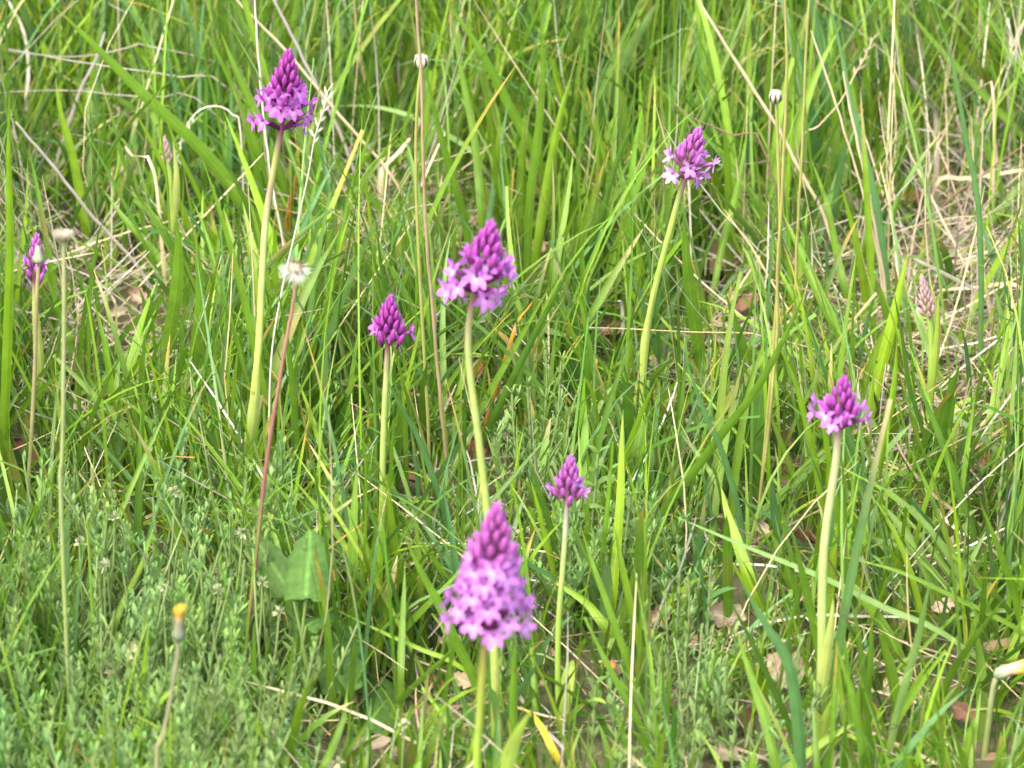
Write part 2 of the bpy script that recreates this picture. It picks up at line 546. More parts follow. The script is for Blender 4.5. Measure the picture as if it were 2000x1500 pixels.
def open_flower(top, B, P0, ax, rd, h, rr, pal, s, r):
    face = P0 + ax * h + rd * rr
    phi = r.uniform(-0.25, 0.22)
    nrm = rd * math.cos(phi) + ax * math.sin(phi)
    roll = r.uniform(-0.3, 0.3)
    za = ax + np.cross(rd, ax) * roll
    F = frame(tuple(nrm), tuple(za))
    m4 = Matrix.Translation(Vector(face) - B) @ F @ Matrix.Scale(s, 4)
    hm, lm = flower_meshes(pal, r.randrange(5))
    fl = child('flower', hm, top, m4)
    child('lip', lm, fl, Matrix.Identity(4))
    # ovary from the axis to the back of the face, arching; thin spur behind
    inv = m4.inverted()
    att = P0 + ax * max(0.0005, h - 0.45 * rr - 0.006)
    midp = (att + face) / 2 + ax * 0.0018
    loc = [inv @ (Vector(q) - B) for q in (att, midp, face - nrm * 0.0006)]
    loc = spline([tuple(q) for q in loc], 7)
    gg = Geo()
    P = PETAL[pal]
    gg.tube(loc, np.array([0.75, 1.0, 1.2, 1.3, 1.25, 1.05, 0.8]) * 0.001, lerp_cols([(0, P['ov']), (0.7, P['ov']), (1, P['hood'])], 7), sides=6)
    gg.tube(spline([(0, 0, 0), (-0.004, 0, -0.002), (-0.006, 0.0005, -0.008)], 5), np.array([0.5, 0.45, 0.4, 0.35, 0.2]) * 0.001, P['hood'], sides=5)
    gg.build('ovary', M_PETAL, fl)


SH = [(0, (0.27, 0.40, 0.05)), (0.5, (0.33, 0.45, 0.075)), (1, (0.28, 0.40, 0.05))]
PSH = [(0, (0.30, 0.40, 0.07)), (0.5, (0.42, 0.50, 0.13)), (1, (0.40, 0.46, 0.12))]
orchid('tallest magenta pyramidal orchid at upper left on a long pale curving stem', row_Y(1085),
       parse('549,256 543,285 534,335 519,430 511,560 505,680 491,810 478,900 463,990 456,1080'), (564, 97), 64, 'deep', 56, 0.46, fsc=1.2, bsc=1.12, seed=3,
       faces=[(140, .55, .70), (170, .40, .98), (160, .24, .88), (70, .50, .5), (82, .30, .6), (15, .40, .85), (40, .17, .9), (20, .14, 1.05), (250, .3, .8), (300, .42, .75), (215, .46, .65), (105, .44, .5), (170, .12, .8), (120, .34, .7), (58, .36, .66), (150, .46, .62), (35, .46, .7)],
       stem_cols=[(0, (0.20, 0.06, 0.10)), (0.04, (0.34, 0.26, 0.14)), (0.09, (0.34, 0.36, 0.10)), (0.13, (0.36, 0.20, 0.16)), (0.2, (0.48, 0.50, 0.20)), (0.55, (0.44, 0.52, 0.11)), (1, (0.27, 0.40, 0.06))],
       leaves=[('stem_leaf', parse('482,905 491,845 499,775 507,690'), 24, PSH, dict(fold=0.5)),
               ('stem_leaf', parse('452,1085 460,1010 472,930 478,880'), 40, SH, dict(fold=0.4)),
               ('basal_leaf', parse('460,1090 440,1050 432,1000 440,960'), 24, SH, dict(fold=0.4, off=0.01))])
orchid('vivid purple orchid in the centre with wide open flowers above a slanting stem', 2.6,
       parse('929,572 919,610 914,660 918,730 929,810 941,910 952,1010 960,1150 965,1260 967,1380 967,1500'), (961, 434), 76, 'vivid', 48, 0.46, fsc=1.4, bsc=1.2, seed=5,
       faces=[(160, .52, .66), (172, .36, .86), (150, .14, .75), (95, .48, .4), (20, .32, .88), (45, .16, .9), (28, .06, 1.0), (120, .04, .62), (240, .3, .7), (300, .38, .7), (200, .44, .75), (75, .30, .5)],
       leaves=[('stem_leaf', parse('966,1400 968,1330 968,1270 966,1235'), 18, PSH, dict(fold=0.4))], stem_w=16)
orchid('large pale lilac orchid in front at the bottom centre with a full cone of flowers', 2.32,
       parse('950,1232 945,1290 939,1370 935,1440 932,1510'), (970, 984), 105, 'soft', 70, 0.60, fsc=1.30, bsc=1.25, seed=8, stem_w=19,
       stem_cols=[(0, (0.24, 0.10, 0.08)), (0.06, (0.30, 0.26, 0.06)), (0.3, (0.28, 0.38, 0.05)), (1, (0.24, 0.38, 0.05))],
       leaves=[('basal_leaf', parse('985,1560 995,1480 1014,1430 1040,1384'), 34, SH, dict(fold=0.3, off=0.02))])
orchid('lilac orchid at upper right leaning right on a thin curved green stem', row_Y(960),
       parse('1337,350 1326,385 1306,460 1284,545 1268,620 1259,700 1256,760 1254,860'), (1366, 249), 54, 'lilac', 44, 0.45, fsc=1.18,
       faces=[(175, .42, 1.0), (150, .10, .66), (130, .52, .5), (95, .28, .5), (10, .40, .92), (40, .12, .85), (230, .4, .6), (310, .45, .6), (165, .24, .8)], bsc=1.0, seed=13, stem_w=14,
       leaves=[('stem_leaf', parse('1257,770 1258,700 1266,630 1280,560'), 18, PSH, dict(fold=0.5))],
       stem_cols=[(0, (0.25, 0.12, 0.12)), (0.08, (0.33, 0.40, 0.09)), (1, (0.32, 0.44, 0.07))])
orchid('purple orchid at right with a rounded bud cone above a few spread flowers', row_Y(1495),
       parse('1637,842 1633,900 1622,975 1611,1055 1606,1160 1606,1260 1604,1400 1602,1480'), (1649, 737), 62, 'vivid', 38, 0.34, fsc=1.08, bsc=1.12, seed=17, stem_w=19,
       faces=[(172, .30, 1.02), (168, .52, .80), (100, .36, .5), (40, .40, .78), (5, .34, 1.0), (-10, .50, .95), (60, .26, .75), (230, .3, .8), (300, .35, .8)],
       leaves=[('stem_leaf', parse('1603,1420 1608,1330 1622,1240 1628,1168'), 30, PSH, dict(fold=0.35)),
               ('basal_leaf', parse('1601,1490 1606,1440 1616,1395 1627,1360'), 26, SH, dict(fold=0.4, off=-0.01))],
       stem_cols=[(0, (0.34, 0.22, 0.16)), (0.06, (0.44, 0.42, 0.22)), (0.3, (0.47, 0.50, 0.20)), (1, (0.30, 0.42, 0.07))])
orchid('small magenta orchid left of centre with one open flower sticking out to its left', row_Y(1155),
       parse('757,674 755,720 751,800 748,880 747,960 746,1060'), (762, 579), 46, 'deep', 46, 0.22, fsc=1.15, bsc=1.12, seed=21, stem_w=13,
       faces=[(178, .30, 1.12), (20, .40, .72), (95, .28, .45), (250, .35, .7)],
       leaves=[('stem_leaf', parse('745,1150 744,1080 748,1000 756,930'), 22, SH, dict(fold=0.45)), ('basal_leaf', parse('732,1180 735,1120 741,1060 752,1000'), 24, SH, dict(fold=0.45, off=-0.02))])
orchid('smallest open orchid right of the front one with a narrow pointed bud cone', 2.68,
       parse('1108,980 1105,1030 1100,1100 1091,1220 1090,1330 1095,1440 1096,1490'), (1115, 892), 41, 'lilac', 38, 0.22, fsc=1.05, bsc=0.98, seed=25, stem_w=12,
       faces=[(180, .22, .98), (2, .26, 1.05), (140, .5, .62), (240, .3, .6)],
       stem_cols=[(0, (0.30, 0.16, 0.20)), (0.08, (0.48, 0.42, 0.34)), (0.16, (0.42, 0.46, 0.18)), (0.5, (0.33, 0.44, 0.07)), (1, (0.27, 0.4, 0.06))],
       leaves=[('stem_leaf', parse('1096,1480 1100,1400 1106,1330 1110,1270'), 16, SH, dict(fold=0.5))])
orchid('half hidden purple orchid at the left edge behind a grey bud', row_Y(870),
       parse('68,545 68,600 71,680 77,760 80,800'), (72, 457), 27, 'lilac', 28, 0.10, fsc=0.9, bsc=1.0, seed=29, stem_w=13,
       faces=[(185, .36, .95), (0, .40, 1.0)],
       leaves=[('stem_leaf', parse('84,800 80,730 74,640 66,560'), 18, PSH, dict(fold=0.5))])
orchid('unopened pink orchid bud spike at upper left beside its pale sheath leaf', row_Y(600),
       parse('328,314 333,345 336,400 337,480'), (321, 266), 11, 'pale', 26, 0.0, bsc=0.56, seed=31, stem_w=11, stem_cols=[(0, (0.33, 0.40, 0.09)), (1, (0.30, 0.42, 0.07))],
       leaves=[('stem_leaf', parse('334,480 343,410 345,340 338,272'), 16, PSH, dict(fold=0.4))])
orchid('unopened pale pink orchid bud spike at far right wrapped by green sheaths', row_Y(880),
       parse('1813,610 1819,650 1819,720 1816,790'), (1800, 537), 17, 'pale', 40, 0.0, bsc=0.74, seed=33, stem_w=15, stem_cols=[(0, (0.33, 0.42, 0.09)), (1, (0.30, 0.42, 0.07))],
       leaves=[('stem_leaf', parse('1818,800 1826,720 1832,650 1833,572'), 18, SH, dict(fold=0.5)),
               ('stem_leaf', parse('1816,690 1826,630 1827,590 1813,540'), 9, PSH, dict(fold=0.5, off=0.012))])


# ------------------------------------------------------------------ composite seed heads and hawkbits
def stalk(top, base, px, Y, wpx, cols, root=True, sides=8, hairs=0):
    pts = [at(a, b, Y) for a, b in px]
    if root and pts[-1][2] > 0.012:
        pts.append(np.array([pts[-1][0] + (pts[-1][0] - pts[-2][0]) * 0.4, Y, -0.01]))
    sp = spline(pts, 26)
    gg = Geo(base)
    gg.tube(sp, wpx * pxm(Y) / 2 * np.interp(np.linspace(0, 1, 26), [0, 0.1, 1], [0.85, 0.9, 1.1]), lerp_cols(cols, 26), sides=sides)
    ob = gg.build('stem', M_STEM, top)
    protect(px, wpx * 0.5 + 5, Y, 0.85)
    return pts, ob


def plant_empty(name, px, Y, label, cat, group=None):
    b = at(px[-1][0], px[-1][1], Y)
    base = np.array([b[0], Y, 0.0])
    return empty(name, tuple(base), label, cat, group), base


def bud_head(top, base, c, R, d, kind):
    """closed flower head at c with radius R along direction d"""
    d = np.array(d, float) / np.linalg.norm(d)
    e1 = np.cross(d, [0.2, 1, 0.1]); e1 /= np.linalg.norm(e1)
    e2 = np.cross(d, e1)
    cup = Geo(base)
    if kind == 'striped':
        zz = np.array([-1.15, -0.9, -0.45, 0, 0.4, 0.65]) * R
        rr = np.array([0.28, 0.62, 0.92, 1.0, 0.93, 0.75]) * R
        cup.tube(c + d[None] * zz[:, None], rr, lerp_cols([(0, (0.14, 0.15, 0.08)), (1, (0.5, 0.47, 0.36))], 6), sides=16)
        cup.build('involucre', M_STEM, top)
        br = Geo(base); tp = Geo(base)
        for k in range(15):
            a = k * 2 * math.pi / 15
            rd = e1 * math.cos(a) + e2 * math.sin(a)
            sp = np.array([c + d * z + rd * q for z, q in zip(np.array([-1.0, -0.5, 0.1, 0.6, 0.95]) * R, np.array([0.55, 1.0, 1.06, 0.85, 0.35]) * R)])
            td = np.cross(d, rd)
            cc = (0.06, 0.05, 0.035) if k % 2 == 0 else (0.46, 0.43, 0.33)
            br.ribbons(sp[None], np.broadcast_to(td, sp.shape)[None], (np.array([0.3, 0.34, 0.32, 0.28, 0.1]) * R * (1.0 if k % 2 else .8))[None], np.broadcast_to(cc, sp.shape)[None], fold=0.2)
        br.build('bracts', M_STEM, top)
        for k in range(90):
            a, q = rng.random() * 6.28, math.sqrt(rng.random()) * 0.8 * R
            rd = e1 * math.cos(a) + e2 * math.sin(a)
            p0 = c + d * 0.35 * R + rd * q
            sp = np.array([p0, p0 + d * 0.45 * R + rd * .1 * R, p0 + d * (0.8 - 0.4 * q / R) * R])
            tp.ribbons(sp[None], np.broadcast_to(e1, sp.shape)[None], np.array([[.14, .12, .05]]) * R, np.broadcast_to((0.60, 0.57, 0.46), sp.shape)[None], fold=0.1, cross=2)
        tp.build('pappus_tuft', M_FLUFF, top)
    elif kind == 'grey':
        zz = np.array([-1.0, -0.8, -0.35, 0.1, 0.7, 1.4, 2.0, 2.3]) * R
        rr = np.array([0.35, 0.75, 1.0, 0.95, 0.72, 0.55, 0.42, 0.1]) * R
        cup.tube(c + d[None] * zz[:, None], rr, lerp_cols([(0, (0.13, 0.17, 0.08)), (0.4, (0.25, 0.30, 0.17)), (1, (0.28, 0.27, 0.22))], 8), sides=12)
        cup.build('involucre', M_STEM, top)


def fluffs(g, c, n, dirf, L, wd, col, jitter=0.1):
    sps, sds = [], []
    for k in range(n):
        dd = dirf(k)
        dd = np.array(dd) / np.linalg.norm(dd)
        l = L * rng.uniform(0.7, 1.15)
        sps.append([c, c + dd * l * 0.5 + rng.normal(0, jitter * l, 3) * .3, c + dd * l + np.array([0, 0, -0.05 * l])])
        sd_ = np.cross(dd, rng.normal(0, 1, 3)); sds.append([sd_] * 3)
    g.ribbons(np.array(sps), np.array(sds), np.broadcast_to(np.array([wd, wd, wd * .4]), (n, 3)), np.broadcast_to(col, (n, 3, 3)), fold=0, cross=2)


OL = [(0, PAL['olive']), (1, (0.28, 0.31, 0.08))]
# closed striped heads on tall thin stalks
Y = row_Y(960)
px = parse('822,132 815,200 812,330 817,480 826,650 835,800 838,880')
t, b = plant_empty('hawkbit', px, Y, 'closed round striped seed head on a thin stalk at top left of centre', 'seed head', 'closed hawkbit heads')
stalk(t, b, px, Y, 7, OL)
bud_head(t, b, at(823, 119, Y), 14 * pxm(Y, .3), (0, 0, 1), 'striped')
protect([(823, 110), (823, 130)], 16, Y)
Y = row_Y(1040)
px = parse('1516,198 1519,280 1522,380 1523,470 1516,600 1507,720 1495,860 1488,950')
t, b = plant_empty('hawkbit', px, Y, 'closed white topped seed head on a thin stalk at the upper right', 'seed head', 'closed hawkbit heads')
stalk(t, b, px, Y, 7, OL)
bud_head(t, b, at(1515, 188, Y), 13 * pxm(Y, .3), (0.05, 0, 1), 'striped')
protect([(1515, 180), (1515, 198)], 15, Y)

# flat fuzzy white head on a thick hairy stalk, left
Y = 2.62
px = parse('124,472 125,540 125,620 124,720 123,820 121,900 119,980')
t, b = plant_empty('hawkbit', px, Y, 'flat topped fuzzy cream seed head on a thick hairy stalk near the left edge', 'seed head')
stalk(t, b, px, Y, 8.5, [(0, (0.30, 0.33, 0.15)), (1, (0.22, 0.31, 0.09))], sides=10)
c = at(124, 466, Y)
q = pxm(Y, .35)
cup = Geo(b)
cup.tube(c + np.array([[0, 0, z] for z in np.array([-12, -4, 3, 8]) * q]), np.array([6, 9, 15, 17]) * q, lerp_cols([(0, (0.35, 0.36, 0.2)), (1, (0.3, 0.25, 0.15))], 4), sides=14)
cup.build('involucre', M_STEM, t)
br = Geo(b)
for k in range(26):
    a = k * 2 * math.pi / 26
    rd = np.array([math.cos(a), math.sin(a), 0])
    sp = np.array([c + rd * 8 * q + np.array([0, 0, -5 * q]), c + rd * 15 * q + np.array([0, 0, 1 * q]), c + rd * 18 * q + np.array([0, 0, 7 * q])])
    cc = (0.12, 0.085, 0.05) if k % 2 else (0.45, 0.38, 0.24)
    br.ribbons(sp[None], np.broadcast_to([-rd[1], rd[0], 0], sp.shape)[None], np.array([[3.5, 4, 2]]) * q, np.broadcast_to(cc, sp.shape)[None], fold=.1)
br.build('bracts', M_STEM, t)
fl = Geo(b)
for k in range(240):
    a, rr = rng.random() * 6.28, math.sqrt(rng.random()) * 16 * q
    fluffs(fl, c + np.array([math.cos(a) * rr, math.sin(a) * rr, 4 * q]), 1, lambda i: rng.normal(0, .35, 3) + [math.cos(a) * .6, math.sin(a) * .6, 1], 13 * q, 1.5 * q, (0.56, 0.52, 0.42))
fl.build('pappus_tuft', M_FLUFF, t)
protect([(105, 458), (143, 458)], 18, Y)

# grey bud in front of the left orchid
Y = 2.9
px = parse('75,520 73,560 70,640 68,720 64,800 60,880 56,960')
t, b = plant_empty('hawkbit', px, Y, 'closed grey green flower bud on a brownish stalk in front of the left orchid', 'flower bud')
stalk(t, b, px, Y, 9, [(0, (0.30, 0.30, 0.13)), (0.15, (0.28, 0.24, 0.12)), (1, (0.22, 0.27, 0.09))])
bud_head(t, b, at(75, 504, Y), 12 * pxm(Y, .25), (0.0, 0, 1), 'grey')

# blown dandelion-like head on a wine red stalk
Y = 2.72
px = parse('578,545 573,590 560,660 545,750 530,840 516,940 505,1040 495,1150 487,1250')
t, b = plant_empty('dandelion', px, Y, 'half blown white fluffy seed head on a long wine red stalk', 'seed head')
stalk(t, b, px, Y, 8, [(0, (0.30, 0.18, 0.12)), (0.4, (0.26, 0.11, 0.10)), (1, (0.22, 0.07, 0.10))])
q = pxm(Y, .35)
c = at(577, 524, Y)
cup = Geo(b)
zz = np.array([-14, -9, -3, 3, 8, 11]) * q
cup.tube(c + np.array([[0, 0, z] for z in zz]), np.array([4, 10, 14, 14, 10, 1]) * q, lerp_cols([(0, (0.30, 0.22, 0.12)), (1, (0.46, 0.40, 0.27))], 6), sides=12)
cup.build('receptacle', M_STEM, t)
ac = Geo(b)
fluffs(ac, c, 120, lambda k: rng.normal(0, 1, 3) + [0, 0, 0.35], 23 * q, 2.4 * q, (0.20, 0.13, 0.08))
ac.build('achenes', M_STEM, t)
fl = Geo(b)
for k in range(85):
    a = rng.random() * 6.28
    el = rng.uniform(-1.1, 0.15)
    rd = np.array([math.cos(a) * math.cos(el), math.sin(a) * math.cos(el), math.sin(el)])
    fluffs(fl, c + rd * 9 * q, 4, lambda i: rd + rng.normal(0, .3, 3), 26 * q, 0.7 * q, (0.70, 0.72, 0.70))
fl.build('pappus_tuft', M_FLUFF, t)
protect([(558, 522), (600, 522)], 24, Y)

# yellow hawkbit, lower left
Y = 2.36
px = parse('348,1255 343,1300 332,1370 318,1440 306,1500')
t, b = plant_empty('hawkbit', px, Y, 'closing yellow flower on a grey bulbous base above the low green herbs', 'flower')
stalk(t, b, px, Y, 9, [(0, (0.26, 0.26, 0.16)), (1, (0.32, 0.32, 0.10))])
q = pxm(Y, .2)
c = at(349, 1240, Y)
cup = Geo(b)
zz = np.array([-15, -10, -3, 4, 12, 24, 36, 42]) * q
cup.tube(c + np.array([[0.06 * z, 0, z] for z in zz]), np.array([4, 9, 13.5, 13.5, 11, 9.5, 10, 8]) * q, lerp_cols([(0, (0.11, 0.16, 0.08)), (0.35, (0.15, 0.20, 0.12)), (0.7, (0.17, 0.175, 0.12)), (1, (0.30, 0.22, 0.13))], 8), sides=12)
cup.build('involucre', M_STEM, t)
fl = Geo(b)
for k in range(130):
    a, rr = rng.random() * 6.28, math.sqrt(rng.random())
    rd = np.array([math.cos(a), math.sin(a), 0]) * rr
    p0 = c + np.array([2 * q, 0, 34 * q]) + rd * 8 * q
    sp = np.array([p0, p0 + np.array([0, 0, 16 * q]) + rd * 3 * q, p0 + np.array([3 * q, 0, (26 + 4 * rd[0] + rng.normal(0, 2.5)) * q]) + rd * 6 * q])
    fl.ribbons(sp[None], rng.normal(0, 1, (1, 1, 3)).repeat(3, 1) * [1, 1, 0.05], np.array([[2, 3, 1.6]]) * q * rng.uniform(.8, 1.2), lerp_cols([(0, (0.55, 0.30, 0.08)), (.3, (0.58, 0.42, 0.07)), (1, (0.64, 0.53, 0.09))], 3)[None], fold=.2)
fl.build('florets', M_PETAL, t)
protect([(350, 1180), (348, 1260)], 22, Y)
protect(px, 8, Y)

# nodding yellow head, right edge
Y = 2.66
px = parse('1950,1320 1942,1335 1936,1370 1930,1420 1924,1470 1922,1500')
t, b = plant_empty('hawkbit', px, Y, 'nodding half closed yellow flower cut by the right edge near the bottom', 'flower')
stalk(t, b, px, Y, 13, [(0, (0.28, 0.31, 0.16)), (1, (0.30, 0.38, 0.11))], sides=10)
q = pxm(Y, .06)
ps = np.array([at(a, b_, Y) for a, b_ in parse('1944,1322 1950,1317 1960,1313 1974,1308 1988,1304 1998,1302')])
cup = Geo(b)
cup.tube(ps, np.array([6, 13, 14, 12, 12, 13]) * q, lerp_cols([(0, (0.16, 0.22, 0.12)), (0.4, (0.30, 0.36, 0.22)), (0.52, (0.30, 0.20, 0.20)), (0.7, (0.62, 0.52, 0.30)), (1, (0.75, 0.55, 0.08))], 6), sides=14)
cup.build('involucre', M_STEM, t)
fl = Geo(b)
dx = ps[-1] - ps[-3]; dx /= np.linalg.norm(dx)
for k in range(48):
    a, rr = rng.random() * 6.28, 0.5 + 0.5 * rng.random()
    rd = np.array([0, math.cos(a), math.sin(a)]) * rr * 13 * q
    p0 = ps[-3] + rd * .95
    sp = np.array([p0, p0 + dx * 22 * q + rd * .2, p0 + dx * 44 * q + rd * .25])
    fl.ribbons(sp[None], np.broadcast_to(np.cross(dx, rd), sp.shape)[None], np.array([[4, 5, 4]]) * q, lerp_cols([(0, (0.70, 0.60, 0.36)), (.4, (0.85, 0.66, 0.16)), (1, (0.85, 0.55, 0.03))], 3)[None], fold=.2)
fl.build('florets', M_PETAL, t)
protect([(1940, 1320), (2000, 1302)], 18, Y)
protect(px, 10, Y)

# ------------------------------------------------------------------ tall dry stalks that leave the frame at the top, dry stems, straws
STALKS = [   # colour, width px, Y, pixels top -> bottom, label
    ('pinkbrown', 7, row_Y(1010), '808,-90 812,0 822,120 825,250 829,400 835,500 848,640 860,780 870,880', 'pinkish brown bare stalk running up past the round seed head', 'bare stalk'),
    ('olive', 6.5, row_Y(1050), '1530,-90 1533,0 1536,157 1530,315 1520,500 1518,640 1502,830 1486,950', 'tall olive bare stalk beside the white topped seed head at right', 'bare stalk'),
    ('olive', 6, row_Y(760), '1584,-60 1580,0 1573,140 1567,280 1560,400 1555,520', 'short olive bare stalk right of the two taller stalks', 'bare stalk'),
    ('straw', 6, row_Y(520), '455,-10 475,14 555,95 640,198 720,290 770,350', 'long pale straw crossing diagonally behind the tallest orchid', 'straw'),
    ('grey', 7, row_Y(470), '525,-20 545,20 575,80 610,150 640,210 680,300', 'grey brown bent stem behind the right side of the tallest orchid', 'dry stem'),
    ('straw', 7, row_Y(600), '1355,-15 1363,0 1415,84 1468,168 1524,258 1560,330 1597,395 1625,470', 'long thick tan straw slanting down beside the right seed head', 'straw'),
    ('straw', 5, row_Y(680), '1585,60 1590,80 1615,150 1646,245 1678,350 1713,490 1722,550', 'thin leaning straw, left one of a close pair at right', 'straw'),
    ('straw', 6, row_Y(690), '1647,140 1654,180 1667,245 1695,371 1718,490 1728,560', 'thicker leaning straw, right one of a close pair at right', 'straw'),
    ('brown', 5, row_Y(520), '2010,278 1960,312 1912,346 1853,392 1800,437 1760,470', 'dark brown twig rising to the right edge over the dry grass', 'twig'),
    ('grey', 7, row_Y(600), '30,238 100,320 170,410 225,470 265,515', 'straight silvery grey straw slanting at the left side', 'straw'),
    ('white', 4, row_Y(640), '497,-10 500,40 505,120 520,280 535,380 552,470', 'very thin white dry stem just left of the tallest orchid head', 'dry stem'),
    ('grey', 2.6, row_Y(380), '10,98 80,108 160,110 230,100 290,90', 'thin horizontal grey straw near the top left corner', 'straw'),
    ('grey', 3, row_Y(420), '10,95 120,115 250,135 350,150 445,172', 'thin straw sloping gently right under the top left corner', 'straw'),
    ('grey', 2.6, row_Y(440), '-10,182 60,178 150,178 300,190 400,205', 'nearly level straw at the left below two thinner ones', 'straw'),
    ('brown', 4, row_Y(620), '1320,206 1360,235 1400,250 1440,268 1490,285', 'short dark dry stem right of the upper right orchid', 'dry stem'),
    ('tan', 3, row_Y(880), '1150,640 1250,644 1340,648 1420,650 1480,655', 'level tan dry stem lying behind the upper right orchid stem', 'dry stem'),
    ('brown', 3, row_Y(560), '892,330 905,420 898,480 890,540', 'hair thin dark stem left of the central orchid', 'dry stem'),
    ('brown', 4, row_Y(330), '830,20 812,70 795,130 780,190 765,230', 'dark thin bent stem crossing near the round seed head', 'dry stem'),
]
for cn, wpx, Y, s, lab, cat in STALKS:
    px = parse(s)
    cc = np.array(PAL[cn])
    b = at(px[-1][0], px[-1][1], Y)
    base = np.array([b[0], Y, max(0.0, b[2] - 0.02) * 0])
    nm = {'bare stalk': 'bare_stalk', 'straw': 'straw', 'twig': 'twig', 'dry stem': 'dry_stalk'}[cat]
    pts = [at(a, c, Y) for a, c in px]
    if pts[-1][2] > 0.012:
        dn = pts[-1] - pts[-2]
        if dn[2] < -0.004:
            k = min((pts[-1][2] + 0.01) / -dn[2], 3.0)
            pts.append(np.array([pts[-1][0] + dn[0] * k * .7, Y, -0.01]))
        else:
            h_, sg = pts[-1][2], np.sign(dn[0])
            pts.append(pts[-1] + np.array([sg * h_ * .8, 0, -h_ * .28]))
            pts.append(pts[-1] + np.array([sg * h_ * .8, 0, -h_ * .80]))
    sp = spline(pts, 24)
    sp[1:-1] += rng.normal(0, 0.00022, (22, 3))
    gg = Geo(base)
    gg.tube(sp, wpx * pxm(Y) / 2 * np.interp(np.linspace(0, 1, 24), [0, 0.15, 1], [0.7, 0.9, 1.1]), cc * rng.uniform(0.85, 1.12, (24, 1)), sides=7)
    ob = gg.build(nm, M_DRY if cat != 'bare stalk' else M_STEM, loc=tuple(base))
    tag(ob, lab, cat, 'dry stalks and straws among the grass')
    protect(px, wpx * .5 + 3, Y, 0.8)

